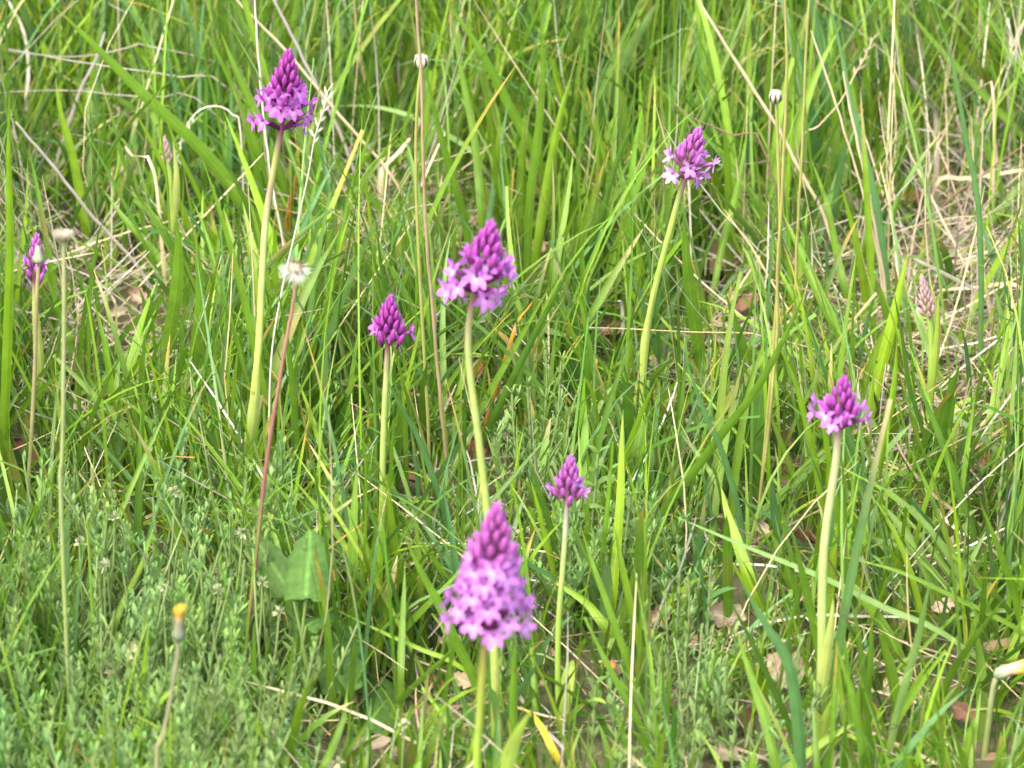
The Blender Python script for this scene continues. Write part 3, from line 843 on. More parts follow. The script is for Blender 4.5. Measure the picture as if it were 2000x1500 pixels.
# ------------------------------------------------------------------ flat straws / bent dry blades and traced green blades
BL = [   # colour, width px, gy (ground row of the root), tip ... base, label
    ('mid', 26, 560, '103,10 150,55 190,95 290,195 400,300 505,440', 'broad green blade slanting from the top left down to the tallest orchid stem'),
    ('dark', 9, 380, '225,-8 165,75 115,155 80,215 60,270', 'narrow dark blade leaning right at the top left corner'),
    ('dark', 8, 560, '402,98 300,190 225,280 150,415 135,470', 'narrow dark blade crossing under the long broad blade at left'),
    ('bright', 20, 520, '108,152 118,220 140,300 155,380 165,440', 'upright bright blade in the left straw patch'),
    ('mid', 20, 480, '430,60 452,115 490,200 530,290 550,350', 'pointed green blade ending left of the tallest orchid head'),
    ('bright', 20, 1060, '18,180 17,300 20,480 16,640 10,800 4,950', 'tall upright blade along the left edge'),
    ('mid', 17, 620, '203,372 245,430 315,510 340,560', 'blade leaning left above the left middle grass'),
    ('bright', 11, 560, '318,215 350,300 400,410 420,470', 'thin light blade passing in front of the left pink bud spike'),
    ('mid', 20, 480, '862,-10 920,70 965,147 1000,217 1040,290 1065,350', 'long green blade slanting right at the top centre'),
    ('mid', 16, 560, '880,18 905,160 925,260 935,350 940,420', 'upright green blade under the slanting top centre blade'),
    ('mid', 18, 640, '1055,28 1060,140 1052,245 1035,385 1030,520', 'upright blade above the right side of the central orchid'),
    ('dark', 9, 520, '1151,-10 1147,105 1137,245 1122,395', 'dark narrow rush standing at the top between the orchids'),
    ('bright', 20, 600, '1114,148 1090,245 1065,385 1050,490', 'bright wide blade leaning right, next to the dark rush'),
    ('pale', 28, 360, '1292,-8 1245,70 1210,140 1182,210 1165,270', 'widest pale blade leaning right at the top'),
    ('pale', 15, 420, '650,207 720,206 790,220 845,245 920,290 950,330', 'arching pale blade lying across behind the bare stalk'),
    ('dark', 9, 380, '1271,-8 1266,80 1260,170 1250,260', 'narrow dark upright blade at the top right of centre'),
    ('mid', 16, 620, '830,130 860,262 895,385 912,455', 'green blade leaning left just above the central orchid'),
    ('blue', 12, 560, '994,190 975,300 955,420 945,480', 'bluish narrow blade rising behind the central orchid'),
    ('dark', 13, 680, '1265,185 1210,300 1175,420 1147,507', 'dark blade leaning right, left of the upper right orchid'),
    ('mid', 22, 440, '1512,28 1504,140 1501,262 1499,350', 'dark green vertical blade left of the right seed head'),
    ('blue', 14, 680, '1616,-10 1640,87 1657,175 1688,297 1713,402 1730,525', 'long blue green blade rising left of the straw pair'),
    ('mid', 12, 420, '1655,-10 1678,87 1700,210 1715,290', 'light narrow blade at the top right'),
    ('blue', 12, 800, '1818,-10 1860,122 1888,280 1909,385 1916,518 1915,700', 'very long blue green blade near the right edge'),
    ('mid', 16, 400, '1750,-10 1830,88 1912,175 1965,231 2010,278', 'blade slanting right into the right edge at the top'),
    ('dark', 11, 560, '1652,205 1615,290 1587,367 1562,445', 'dark blade leaning right, crossing the left straw of the pair'),
    ('mid', 16, 660, '1585,312 1615,402 1636,507 1650,570', 'green blade leaning left below the straw pair'),
    ('bright', 16, 660, '1642,365 1664,437 1682,521 1690,580', 'bright blade leaning left at the foot of the straw pair'),
    ('dark', 12, 640, '1378,348 1440,420 1478,472 1500,530', 'dark stiff blade slanting from the upper right orchid'),
    ('mid', 14, 620, '1462,243 1440,367 1408,490 1395,560', 'upright blade just right of the upper right orchid'),
    ('mid', 28, 760, '345,425 348,500 342,580 328,660 310,740', 'wide upright blade under the left pink bud spike'),
    ('mid', 22, 860, '380,440 388,520 390,600 380,700', 'second wide blade beside the wide upright one at left'),
    ('mid', 20, 800, '252,678 240,705 210,735 172,758 150,770', 'short boat shaped leaf curving up in the left middle'),
    ('dark', 13, 800, '118,575 63,665 20,730 0,760', 'dark blade slanting right at the left edge'),
    ('blue', 10, 1040, '128,785 190,860 250,930 300,985', 'narrow bluish blade slanting right in the lower left grass'),
    ('dark', 13, 1010, '702,788 650,855 600,912 565,955', 'dark blade slanting right beside the wine red stalk'),
    ('dark', 16, 940, '1122,508 1070,605 1017,710 958,832 935,880', 'long dark blade slanting right of the central orchid stem'),
    ('dark', 11, 1120, '1088,830 1017,913 958,980 920,1020', 'dark blade passing behind the front orchid tip'),
    ('dark', 10, 860, '985,565 900,625 790,700 720,760 650,832', 'long dark blade crossing behind the small left orchid'),
    ('blue', 12, 1090, '750,728 780,790 818,857 860,972 876,1030', 'bluish blade leaning left behind the front orchid'),
    ('lime', 19, 1260, '1217,800 1214,870 1212,960 1205,1060 1196,1165', 'bright yellow green upright blade right of the smallest open orchid'),
    ('bright', 15, 1060, '1282,742 1262,785 1242,835 1222,890 1205,950', 'bright blade leaning right behind the bright upright one'),
    ('bright', 12, 1200, '1034,930 1050,985 1062,1035 1080,1110', 'bright short blade left of the smallest open orchid stem'),
    ('bright', 8, 1100, '1130,832 1133,900 1135,960', 'narrow light blade behind the smallest open orchid'),
    ('mid', 28, 800, '1334,420 1342,520 1352,600 1365,690', 'wide soft green blade right of the upper right orchid stem'),
    ('lime', 24, 860, '1773,495 1757,565 1736,655 1713,745 1700,800', 'brightest yellow green blade leaning right beside the far right bud spike'),
    ('bright', 16, 1010, '1752,660 1748,745 1734,832 1720,902', 'bright narrow blade under the brightest yellow green one'),
    ('mid', 21, 1120, '1575,566 1530,665 1475,766 1415,843 1352,927 1290,1010', 'longest thick blade slanting right across the middle right'),
    ('mid', 22, 780, '1528,415 1566,500 1597,570 1636,650', 'broad blade leaning left above the right purple orchid'),
    ('bright', 14, 1080, '1515,662 1552,745 1580,850 1601,955', 'bright blade leaning left behind the right purple orchid'),
    ('blue', 13, 1130, '1332,680 1377,808 1405,867 1433,955 1450,1035', 'narrow bluish blade crossing the longest thick blade'),
    ('bright', 16, 920, '1974,608 1960,700 1945,770 1928,840', 'bright blade at the right edge beyond the bud spike'),
    ('dark', 10, 960, '1744,560 1762,660 1777,760 1804,850', 'narrow dark blade left of the far right bud spike'),
    ('dark', 16, 1120, '1780,720 1825,825 1860,920 1897,1030', 'dark blade leaning left below the far right bud spike'),
    ('pale', 15, 780, '1768,565 1790,620 1815,685 1830,720', 'pale blade crossing in front of the far right bud spike'),
    ('yellow', 9, 1150, '285,1018 330,1036 370,1062 418,1094', 'yellowing blade tip lying at an angle in the lower left grass'),
    ('bright', 13, 1320, '305,1015 275,1105 240,1175 225,1220', 'bright blade leaning right above the yellow flower'),
    ('mid', 12, 1280, '442,1072 410,1115 383,1152 355,1200', 'blade leaning right at the edge of the low herbs'),
    ('bright', 20, 1560, '616,1310 590,1375 572,1440 558,1500', 'bright blade leaning right at the bottom left of centre'),
    ('mid', 18, 1560, '678,1345 672,1395 652,1450 630,1500', 'blade with a dry brown tip at the bottom left of centre'),
    ('mid', 14, 1640, '136,1395 122,1445 112,1500', 'blurred blade among the low herbs at the bottom left'),
    ('mid', 20, 1430, '788,1040 818,1108 860,1185 888,1248 925,1325', 'blade leaning left against the front orchid'),
    ('bright', 20, 1320, '1042,1112 1105,1148 1150,1180 1184,1226', 'bright drooping blade right of the front orchid'),
    ('mid', 17, 1440, '990,1278 1070,1325 1130,1367 1165,1395', 'low blade slanting right below the front orchid'),
    ('mid', 14, 1400, '1132,1024 1157,1098 1182,1168 1226,1295', 'blade leaning left between the smallest orchid and bright upright blade'),
    ('bright', 12, 1380, '645,1186 755,1237 830,1270 897,1299', 'light blade lying nearly level left of the front orchid'),
    ('mid', 13, 1440, '912,1242 846,1307 800,1350 770,1390', 'blade leaning right towards the front orchid stem'),
    ('yellow', 16, 1520, '1015,1378 1040,1396 1062,1428 1084,1474', 'curved yellow dying blade at the foot of the smallest orchid'),
    ('mid', 19, 1600, '1008,1230 1004,1330 1004,1420 1010,1500', 'upright blade just right of the front orchid stem'),
    ('blue', 16, 1540, '1076,1265 1050,1300 1018,1348 980,1420', 'bluish blade leaning right below the front orchid'),
    ('mid', 15, 1400, '791,1095 788,1170 784,1250 782,1320', 'upright blade left of the front orchid'),
    ('mid', 18, 1400, '1545,1034 1560,1090 1573,1150 1598,1260', 'blade leaning left against the right orchid stem'),
    ('blue', 26, 1620, '1446,1132 1496,1220 1538,1290 1556,1377 1566,1500', 'broad blue green blade curving up left of the right orchid stem'),
    ('mid', 20, 1600, '1438,1230 1468,1325 1496,1412 1518,1505', 'tall pointed blade at the bottom, left of the blue green one'),
    ('dark', 16, 1540, '1417,1156 1468,1255 1510,1346 1545,1432', 'dark blade leaning left at the lower right'),
    ('pale', 16, 1330, '1308,1004 1457,1066 1615,1129 1740,1190 1845,1236', 'long pale blade lying across behind the right orchid stem'),
    ('mid', 14, 1320, '1636,1085 1755,1115 1877,1171 2010,1240', 'long blade sloping right to the lower right edge'),
    ('pale', 16, 1500, '1816,1135 1803,1200 1788,1268 1748,1412', 'yellow green blade with brown edge leaning right at lower right'),
    ('mid', 14, 1200, '1753,990 1790,1035 1825,1080 1862,1135', 'green blade leaning left in the right middle'),
    ('mid', 16, 1300, '1914,980 1947,1062 1968,1120 1986,1175', 'tall blade leaning left at the lower right edge'),
    ('mid', 19, 1420, '1968,1160 1912,1237 1885,1278 1855,1325', 'blade leaning right above the nodding yellow flower'),
    ('lime', 25, 1240, '1408,950 1420,1000 1440,1060 1466,1140', 'ribbed bright blade left of the right purple orchid'),
    ('mid', 14, 1500, '1703,1192 1700,1290 1695,1350 1690,1400', 'narrow upright blade right of the right orchid stem'),
    ('mid', 18, 1600, '1630,1250 1650,1310 1667,1365 1690,1500', 'blade leaning left right beside the right orchid foot'),
    ('mid', 12, 1600, '1586,1365 1592,1430 1596,1510', 'short blade at the foot of the right orchid'),
    ('orange', 10, 560, '586,310 577,350 568,395 560,440', 'short orange dying blade behind the tallest orchid stem'),
    ('orange', 9, 860, '1045,582 1030,603 1012,625 1000,660', 'orange dying blade tip below the central orchid'),
]
STR = [
    ('white', 8, 300, '12,-5 45,60 55,130 50,210', 'white curved dry blade at the top left corner', 0),
    ('straw', 11, 480, '2004,331 1930,343 1880,350 1832,357', 'wide tan dry blade lying level at the right edge', 1),
    ('white', 10, 660, '1783,505 1840,533 1895,562 1930,585', 'white dry blade slanting above the far right bud spike', 1),
    ('straw', 9, 680, '1830,567 1900,562 1996,564', 'level tan dry blade right of the far right bud spike', 1),
    ('white', 9, 800, '1832,652 1860,660 1880,690 1897,728', 'white bent dry blade right of the far right bud stem', 1),
    ('white', 11, 760, '883,588 868,605 850,628', 'short broken white straw left of the central orchid', 1),
    ('straw', 11, 520, '800,270 780,295 755,320 745,345', 'wide bent straw in the dry patch near the bare stalk', 1),
    ('grey', 11, 420, '1776,150 1790,175 1812,205 1828,230', 'thick grey cut straw at the upper right', 1),
    ('white', 8, 300, '1968,35 1971,60 1974,85', 'short white straw stub at the top right', 1),
    ('straw', 7, 520, '1840,225 1865,200 1900,182 1940,178', 'bent straw arching over the right dry patch', 1),
    ('white', 7, 720, '1165,600 1180,588 1205,590 1215,600', 'curled white dry blade behind the upper right orchid stem', 1),
    ('straw', 8, 620, '245,285 260,305 300,335', 'pale straw piece low in the upper left grass', 1),
    ('grey', 8, 440, '205,62 190,110 170,150 150,195', 'grey flattened dry blade leaning right at the top left', 0),
    ('white', 5, 1300, '1360,1010 1340,1075 1325,1120 1300,1160', 'thin pale dry blade leaning right beside the herb shoots', 0),
]


def blade_obj(cn, wpx, gy, s, lab, dry=False, lying=False, k=0):
    px = parse(s)[::-1]                                   # base -> tip
    Y = row_Y(gy)
    dy = 0.05 * math.sin(k * 2.3)
    n = len(px)
    ws = [at(a, b, Y + dy * i / (n - 1)) for i, (a, b) in enumerate(px)]
    if ws[0][2] > 0.01 and not lying:
        d = ws[0] - ws[1]
        dx = d[0] / max(-d[2], 0.012)
        z0 = ws[0][2] + 0.012
        ws.insert(0, np.array([ws[0][0] + np.clip(dx * 0.75, -1.2, 1.2) * z0, Y, -0.012]))
    elif lying:
        ws.insert(0, np.array([ws[0][0] + (ws[0][0] - ws[1][0]) * .4, Y, -0.005]))
    S = 20
    sp = spline(ws, S)
    t = np.linspace(0, 1, S)
    if dry:
        wp = np.clip(1.15 - 0.5 * t, 0, 1) * np.where(t > .98, .6, 1)
    else:
        wp = np.interp(t, [0, 0.15, 0.45, 0.7, 0.88, 1.0], [0.6, 0.9, 1.0, 0.82, 0.42, 0.02])
    wd = wpx * pxm(Y, ws[-1][2]) * wp * 1.02
    yaw = 0.35 * math.sin(k * 1.7)
    dirx = sp[-1] - sp[0]
    dirx /= np.linalg.norm(dirx)
    sd_ = np.array([math.cos(yaw), math.sin(yaw), 0.0])
    if abs(dirx[0]) > 0.75:                               # flat-lying blades show their upper face
        sd_ = np.array([0.0, math.cos(0.5), math.sin(0.5) * 1.0]) if not lying else np.array([0, 0.75, 0.65])
    c = np.array(PAL[cn]) * rng.uniform(0.9, 1.1)
    if dry:
        cols = np.array([c * rng.uniform(0.85, 1.1) for _ in range(S)])
    else:
        lowc = c * 0.55 + np.array((0.30, 0.38, 0.10)) * 0.45
        cols = lerp_cols([(0, lowc), (0.25, c), (0.9, c * 1.02), (1.0, c * .5 + np.array((0.30, 0.22, 0.05)) * .5 if k % 3 == 0 else c)], S)
    base = ws[0].copy()
    gg = Geo(base)
    gg.ribbons(sp[None], np.broadcast_to(sd_, sp.shape)[None], wd[None], cols[None], fold=0.18 + 0.3 * ((k * 37) % 10) / 10, cross=5, curl=(k % 2 == 0))
    ob = gg.build('dry_grass_leaf' if dry else 'grass_leaf', M_DRY if dry else M_GRASS, loc=tuple(base))
    tag(ob, lab, 'dry blade' if dry else 'grass blade', 'bleached dry blades' if dry else 'large grass blades')
    protect(px, wpx * .5, Y, 0.78)
    return ob


for k, (cn, wpx, gy, s, lab) in enumerate(BL):
    blade_obj(cn, wpx, gy, s, lab, k=k)
for k, (cn, wpx, gy, s, lab, ly) in enumerate(STR):
    blade_obj(cn, wpx, gy, s, lab, dry=True, lying=bool(ly), k=k + 3)


# ------------------------------------------------------------------ grass seed spikes
def seed_spike(px, Y, headlen, wpx, col, lab, cat, spk, name='grass_spike'):
    """px tip -> base; spikelets along the first headlen pixels"""
    b = at(px[-1][0], px[-1][1], Y)
    base = np.array([b[0], Y, 0.0])
    t = empty(name, tuple(base), lab, cat, 'grass flower stalks')
    pts = [at(a, c, Y) for a, c in px]
    if pts[-1][2] > .012:
        pts.append(np.array([pts[-1][0] + (pts[-1][0] - pts[-2][0]) * .3, Y, -.01]))
    sp = spline(pts, 40)
    gg = Geo(base)
    gg.tube(sp, wpx * pxm(Y) / 2 * np.linspace(0.5, 1.2, 40), np.array(PAL[col]), sides=6)
    gg.build('stem', M_STEM if col not in ('white', 'straw') else M_DRY, t)
    gg = Geo(base)
    d = np.concatenate([[0], np.cumsum(np.linalg.norm(np.diff(sp, axis=0), axis=1))])
    HL = headlen * pxm(Y)
    q = pxm(Y)
    pos = np.arange(0, HL, spk * q)
    for i, z in enumerate(pos):
        p0 = np.array([np.interp(z, d, sp[:, j]) for j in range(3)])
        p1 = np.array([np.interp(max(z - 0.004, 0), d, sp[:, j]) for j in range(3)])
        up = p1 - p0 if z > 0.004 else sp[0] - sp[2]
        up /= np.linalg.norm(up) + 1e-9
        sgn = 1 if i % 2 else -1
        sd_ = np.cross(up, [0, 1, 0]) * sgn + rng.normal(0, .25, 3)
        L = spk * q * rng.uniform(1.3, 1.9)
        for _ in range(2):
            dd = up * 0.9 + sd_ * rng.uniform(.25, .6)
            s3 = np.array([p0, p0 + dd * L * .5, p0 + dd * L])
            gg.ribbons(s3[None], np.broadcast_to(np.cross(dd, [0, 1, .3]), s3.shape)[None], np.array([[1.5, 4.2, 0.5]]) * q * .9,
                       np.broadcast_to(np.array(PAL[col]) * rng.uniform(.9, 1.25), s3.shape)[None], fold=.4)
    gg.build('spikelets', M_STEM if col not in ('white', 'straw') else M_FLUFF, t)
    protect(px, 6, Y, .8)


seed_spike(parse('273,45 285,100 297,160 312,250 325,350 330,420'), row_Y(620), 210, 5, 'mid', 'green flowering grass spike rising beside the long broad blade', 'grass spike', 13)
seed_spike(parse('640,178 632,215 615,268 600,350 575,460 550,570 530,700 525,880'), row_Y(1010), 120, 4, 'white', 'bleached grass spike on a long white stalk right of the tallest orchid', 'grass spike', 11)
seed_spike(parse('345,318 352,285 368,240 395,212 430,208 455,225 470,260'), row_Y(520), 110, 4, 'white', 'drooping white dead grass head left of the tallest orchid', 'grass spike', 8)
seed_spike(parse('1705,75 1690,110 1670,145 1640,200 1600,245 1560,290'), row_Y(520), 95, 4, 'straw', 'thin dry grass head leaning right at the upper right', 'grass spike', 12)
seed_spike(parse('1520,92 1495,95 1470,105 1450,125 1430,160'), row_Y(460), 70, 3, 'olive', 'small nodding grass head left of the right bare stalk', 'grass spike', 9)
seed_spike(parse('1057,10 1058,60 1062,130 1060,220 1056,330'), row_Y(480), 120, 4, 'mid', 'slender green grass spike at the top above the central orchid', 'grass spike', 12)


# ------------------------------------------------------------------ broad leaves: dock, oregano, vetch, small round leaves
def broad_leaf(parent, base, px, Y, wpx, c, dy=0.02, S=12, name='leaf', stalk_px=None, lobed=False):
    wp = (lambda t: np.interp(t, [0, 0.05, 0.2, 0.45, 0.75, 0.92, 1], [0.30, 0.78, 1.0, 1.0, 0.90, 0.66, 0.12])) if lobed else \
         (lambda t: np.interp(t, [0, 0.12, 0.35, 0.6, 0.85, 1], [0.12, 0.6, 1.0, 0.95, 0.5, 0.03]))
    c = np.array(c)
    S, K, n = 30, 11, len(px)
    sp = spline(np.array([at(a, b, Y + dy * i / (n - 1)) for i, (a, b) in enumerate(px)]), S)
    L = np.linalg.norm(sp[-1] - sp[0])
    t, u = np.linspace(0, 1, S), np.linspace(-1, 1, K)
    sp = sp + np.array([0, -1.0, 0.3]) * (L * (.10 * np.sin(2.6 * t + rng.uniform(0, 3)) - .12 * t ** 2))[:, None]
    wd = wpx * pxm(Y) * wp(t) * (1 + .07 * np.sin(t * 21 + rng.uniform(0, 6)) + rng.normal(0, .015, S))
    yaw = rng.uniform(-.5, .5)
    tone = 1 + .35 * np.exp(-(u[None] / .07) ** 2) + .22 * np.exp(-((((t[:, None] * 7 - np.abs(u[None]) * 1.5) % 1) - .5) / .14) ** 2) * (np.abs(u[None]) < .9) + rng.normal(0, .06, (S, K))
    gg = Geo(base)
    gg.ribbons(sp[None], np.broadcast_to([math.cos(yaw), math.sin(yaw), 0.15 * rng.normal()], sp.shape)[None], wd[None], (c[None, None] * tone[..., None])[None], fold=rng.uniform(.25, .6), cross=K, curl=True)
    v = gg.v[0].reshape(S, K, 3)
    v[..., 1] += L * (.035 * np.sin(9 * t[:, None] + 4 * u[None]) * np.abs(u[None]) - .02 * np.exp(-((((t[:, None] * 7 - np.abs(u[None]) * 1.5) % 1) - .5) / .2) ** 2))
    return gg.build(name, M_HERB, parent)


DK = (0.070, 0.150, 0.028)
Y = row_Y(1400)
base = np.array([at(622, 1400, Y)[0], Y, 0.0])
t = empty('dock_plant', tuple(base), 'broad leaved dock plant with large soft green leaves left of the front orchid', 'weed')
for px, wpx, dy in (('598,1165 600,1125 603,1085 604,1040', 96, .05), ('568,1160 548,1126 524,1092 502,1062', 66, .03), ('668,1348 664,1310 661,1270 660,1228', 88, .05),
                    ('722,1428 730,1395 738,1362 746,1328', 84, .05), ('598,1222 612,1212 632,1204 650,1198', 44, .02), ('450,1240 453,1215 456,1190 458,1162', 56, .05)):
    broad_leaf(t, base, parse(px), Y - (.02 if wpx != 66 else -.01), wpx, np.array(DK) * (rng.uniform(.95, 1.1) if wpx != 66 else .72), dy=dy, lobed=True)
gg = Geo(base)
for s in ('600,1160 594,1200 590,1260 604,1320 622,1392', '572,1168 584,1220 600,1300 622,1392', '668,1346 660,1375 640,1395 622,1398', '722,1426 700,1420 660,1405 625,1398',
          '598,1222 590,1262', '450,1240 480,1320 560,1390 620,1398'):
    gg.tube(spline([at(a, b, Y - .02) for a, b in parse(s)], 10), 3.2 * pxm(Y), np.array((0.20, 0.30, 0.09)), sides=6)
gg.build('leaf_stalks', M_STEM, t)
for px, hw in (('600,1160 604,1040', 40), ('660,1345 660,1230', 36), ('735,1420 746,1330', 34)):
    protect(parse(px), hw * .75, Y, .2 if hw == 40 else .7)

OR = (0.13, 0.235, 0.05)


def opp_shoot(name, px, gy, nl, lpx, c, lab, cat, group, aspect=0.52):
    """an upright shoot (px top -> low) with opposite oval leaves"""
    Y = row_Y(gy)
    b = at(px[-1][0], px[-1][1], Y)
    base = np.array([b[0], Y, 0.0])
    t = empty(name, tuple(base), lab, cat, group)
    pts = [at(a, d, Y) for a, d in px]
    if pts[-1][2] > .01:
        pts.append(np.array([pts[-1][0], Y, -.01]))
    sp = spline(pts, 20)
    gg = Geo(base)
    gg.tube(sp, 3.0 * pxm(Y), np.array((0.19, 0.26, 0.09)), sides=6)
    gg.build('stem', M_STEM, t)
    q = pxm(Y)
    for i in range(nl):
        f = i / nl * 0.8
        p0 = sp[int(f * 19)]
        a0 = (i % 2) * 1.57 + rng.uniform(-.4, .4)
        L = lpx * q * (0.55 + 0.45 * min(1, f * 3 + .2))
        for s_ in (0, math.pi):
            a = a0 + s_
            rd = np.array([math.cos(a), math.sin(a), 0])
            up = 0.9 * (1 - f * 1.2) + rng.uniform(-.1, .2)
            s3 = np.array([p0 + rd * L * k + np.array([0, 0, up * L * k - 0.35 * L * k * k]) for k in np.linspace(0, 1, 7)])
            wd = L * aspect * np.array([.15, .7, 1, .97, .75, .4, .03])
            g2 = Geo(base)
            cc = np.array(c) * rng.uniform(.88, 1.15)
            g2.ribbons(s3[None], np.broadcast_to([-rd[1], rd[0], 0], s3.shape)[None], wd[None], np.broadcast_to(cc, s3.shape)[None], fold=.3, cross=5, curl=True)
            g2.build('leaf', M_HERB, t)
    protect(px[:2], 18, Y, .7)


opp_shoot('oregano_shoot', parse('1232,968 1226,1020 1218,1090 1214,1150'), 1210, 7, 34, np.array(OR) * 1.15, 'soft leaved oregano shoot just right of the bright upright blade', 'herb shoot', 'oregano shoots')
opp_shoot('oregano_shoot', parse('1168,885 1164,940 1158,1010 1152,1080'), 1170, 7, 40, OR, 'oval leaved oregano shoot right of the smallest open orchid spike', 'herb shoot', 'oregano shoots')
opp_shoot('oregano_shoot', parse('1190,920 1188,980 1180,1060 1176,1110'), 1190, 6, 38, OR, 'oval leaved oregano shoot just left of the bright upright blade', 'herb shoot', 'oregano shoots')
opp_shoot('oregano_shoot', parse('1165,1335 1160,1370 1150,1410'), 1440, 3, 36, (0.10, .20, .035), 'low round leaved seedling right of the smallest orchid foot', 'seedling', None, .75)
opp_shoot('oregano_shoot', parse('1890,1010 1885,1060 1880,1110'), 1180, 4, 34, OR, 'small leafy herb at the right edge below the long blades', 'herb shoot', 'oregano shoots')
opp_shoot('clover_seedling', parse('620,1420 622,1450 626,1480'), 1500, 2, 30, (0.13, .24, .06), 'small three leaved seedling at the bottom left of the dock', 'seedling', None, .7)

# dark vetch at the upper right
Y = row_Y(330)
base = np.array([at(1660, 300, Y)[0], Y, 0.0])
t = empty('vetch', tuple(base), 'dark leaved climbing vetch behind the blades at the upper right', 'weed')
for s in ('1720,20 1700,45 1670,62 1630,55 1600,60', '1780,30 1752,60 1730,95 1712,140', '1650,180 1690,150 1710,170 1700,240'):
    sp = spline([at(a, b, Y) for a, b in parse(s)], 14)
    gg = Geo(base)
    gg.tube(sp, 1.5 * pxm(Y), np.array((0.07, 0.12, 0.03)), sides=5)
    gg.build('stem', M_STEM, t)
    for i in range(1, 13, 1):
        for s_ in (-1, 1):
            tn = sp[i] - sp[i - 1]; tn /= np.linalg.norm(tn)
            sd_ = np.cross(tn, [0, -.8, .5]) * s_
            L = 24 * pxm(Y) * rng.uniform(.8, 1.1)
            dd = sd_ + tn * .35
            s3 = np.array([sp[i] + dd * L * k for k in np.linspace(0, 1, 5)])
            g2 = Geo(base)
            g2.ribbons(s3[None], np.broadcast_to(np.cross(dd, [0, -.8, .5]), s3.shape)[None], (L * .38 * np.array([.3, .9, 1, .7, .05]))[None], np.broadcast_to(np.array((0.035, 0.10, 0.03)) * rng.uniform(.8, 1.2), s3.shape)[None], fold=.2)
            g2.build('leaflet', M_HERB, t)
base_pts = at(1690, 240, Y)
gg = Geo(base)
gg.tube(spline([base_pts, (base_pts + base) / 2 + [0.01, 0, 0], base], 8), 1.6 * pxm(Y), np.array((0.07, 0.12, 0.03)), sides=5)
gg.build('stem', M_STEM, t)


# ------------------------------------------------------------------ trefoil shoots: shared recipe
def shoot_arrays(pts, n_nodes, lsize, c, r):
    """returns leaflet ribbons along a stem polyline (top last)"""
    sp = spline(pts, n_nodes + 2)
    S = []
    for i in range(1, n_nodes + 2):
        f = i / (n_nodes + 1)
        for k in range(5 if f < .98 else 6):
            a = k * 1.257 + i * 1.1 + r.uniform(-.3, .3)
            el = 0.80 + 0.4 * f + r.uniform(-.3, .3)
            dd = np.array([math.cos(a) * math.cos(el), math.sin(a) * math.cos(el), math.sin(el)])
            L = lsize * r.uniform(.7, 1.15) * (0.75 + 0.35 * math.sin(3.1 * f))
            p0 = sp[i]
            s4 = np.array([p0 + dd * L * q + np.array([0, 0, -0.15 * L * q * q]) for q in (0, .35, .75, 1)])
            S.append((s4, np.array([-math.sin(a), math.cos(a), 0.2 * r.uniform(-1, 1)]), L * r.uniform(.13, .24) * np.array([.3, .8, 1, .2]), c * r.uniform(.8, 1.25)))
    return sp, S


def add_leaflets(gg, S, cross=3):
    sp = np.array([a for a, _, _, _ in S])
    sd_ = np.repeat(np.array([b for _, b, _, _ in S])[:, None, :], 4, 1)
    gg.ribbons(sp, sd_, np.array([d for _, _, d, _ in S]), np.repeat(np.array([e_ for _, _, _, e_ in S])[:, None, :], 4, 1), fold=.3, cross=cross)


TRE = np.array((0.180, 0.295, 0.085))
SHOOTS = [
    ('1322,1062 1328,1130 1322,1220', 1310, 'tallest pale green trefoil shoot right of the bright upright blade'),
    ('1345,1130 1346,1200 1340,1280', 1360, 'trefoil shoot under the longest thick blade'),
    ('1388,1105 1385,1170 1380,1260', 1350, 'silvery trefoil shoot left of the ribbed bright blade'),
    ('1300,1150 1302,1220 1306,1300', 1390, 'leafy trefoil shoot in the left of the right hand clump'),
    ('1418,1300 1416,1350 1410,1420', 1480, 'trefoil shoot left of the tall pointed bottom blade'),
    ('1338,1270 1340,1330 1344,1400', 1460, 'trefoil shoot in the middle of the right hand clump'),
    ('1272,1330 1274,1390 1280,1450', 1520, 'bluish trefoil shoot at the bottom right of the smallest orchid'),
    ('1160,1385 1158,1430 1155,1480', 1530, 'low trefoil shoot at the bottom beside the round leaved seedling'),
    ('1440,1370 1436,1420 1430,1480', 1540, 'trefoil shoot by the foot of the tall pointed blade'),
    ('1370,1400 1368,1450 1366,1500', 1560, 'trefoil shoot at the bottom right of centre'),
    ('1562,1262 1558,1310 1552,1360', 1430, 'thin trefoil shoot left of the right orchid stem'),
    ('1066,682 1068,760 1062,840', 950, 'tallest trefoil shoot right of the central orchid stem'),
    ('1030,755 1034,820 1036,900', 980, 'trefoil shoot close to the central orchid stem'),
    ('1096,705 1092,780 1086,860', 960, 'right hand trefoil shoot of the middle clump'),
    ('1000,770 1004,850 1012,930', 1000, 'leftmost trefoil shoot of the middle clump'),
    ('1112,812 1106,870 1100,930', 1010, 'low trefoil shoot above the smallest open orchid'),
    ('1385,680 1378,750 1366,830', 930, 'trefoil shoot under the wide soft green blade'),
    ('1962,880 1955,950 1950,1000', 1080, 'leafy weed shoot at the right edge with a dull pink tip'),
]
r = random.Random(5)
for s, gy, lab in SHOOTS:
    px = parse(s)
    Y = row_Y(gy)
    pts = [at(a, b, Y) for a, b in px][::-1]
    base = np.array([pts[0][0], Y, -.005])
    pts.insert(0, base)
    t = empty('trefoil_shoot', tuple(base), lab, 'herb shoot', 'trefoil shoots among the grass')
    H = pts[-1][2]
    sp, S = shoot_arrays(pts, max(4, int(H / 0.011)), 0.0115, TRE * r.uniform(.95, 1.1), r)
    gg = Geo(base)
    gg.tube(sp, 2.6 * pxm(Y), np.array((0.21, 0.29, 0.10)), sides=6)
    gg.build('stem', M_STEM, t)
    gg = Geo(base)
    add_leaflets(gg, S)
    gg.build('leaves', M_HERB, t)
    protect(px, 16, Y, .75)

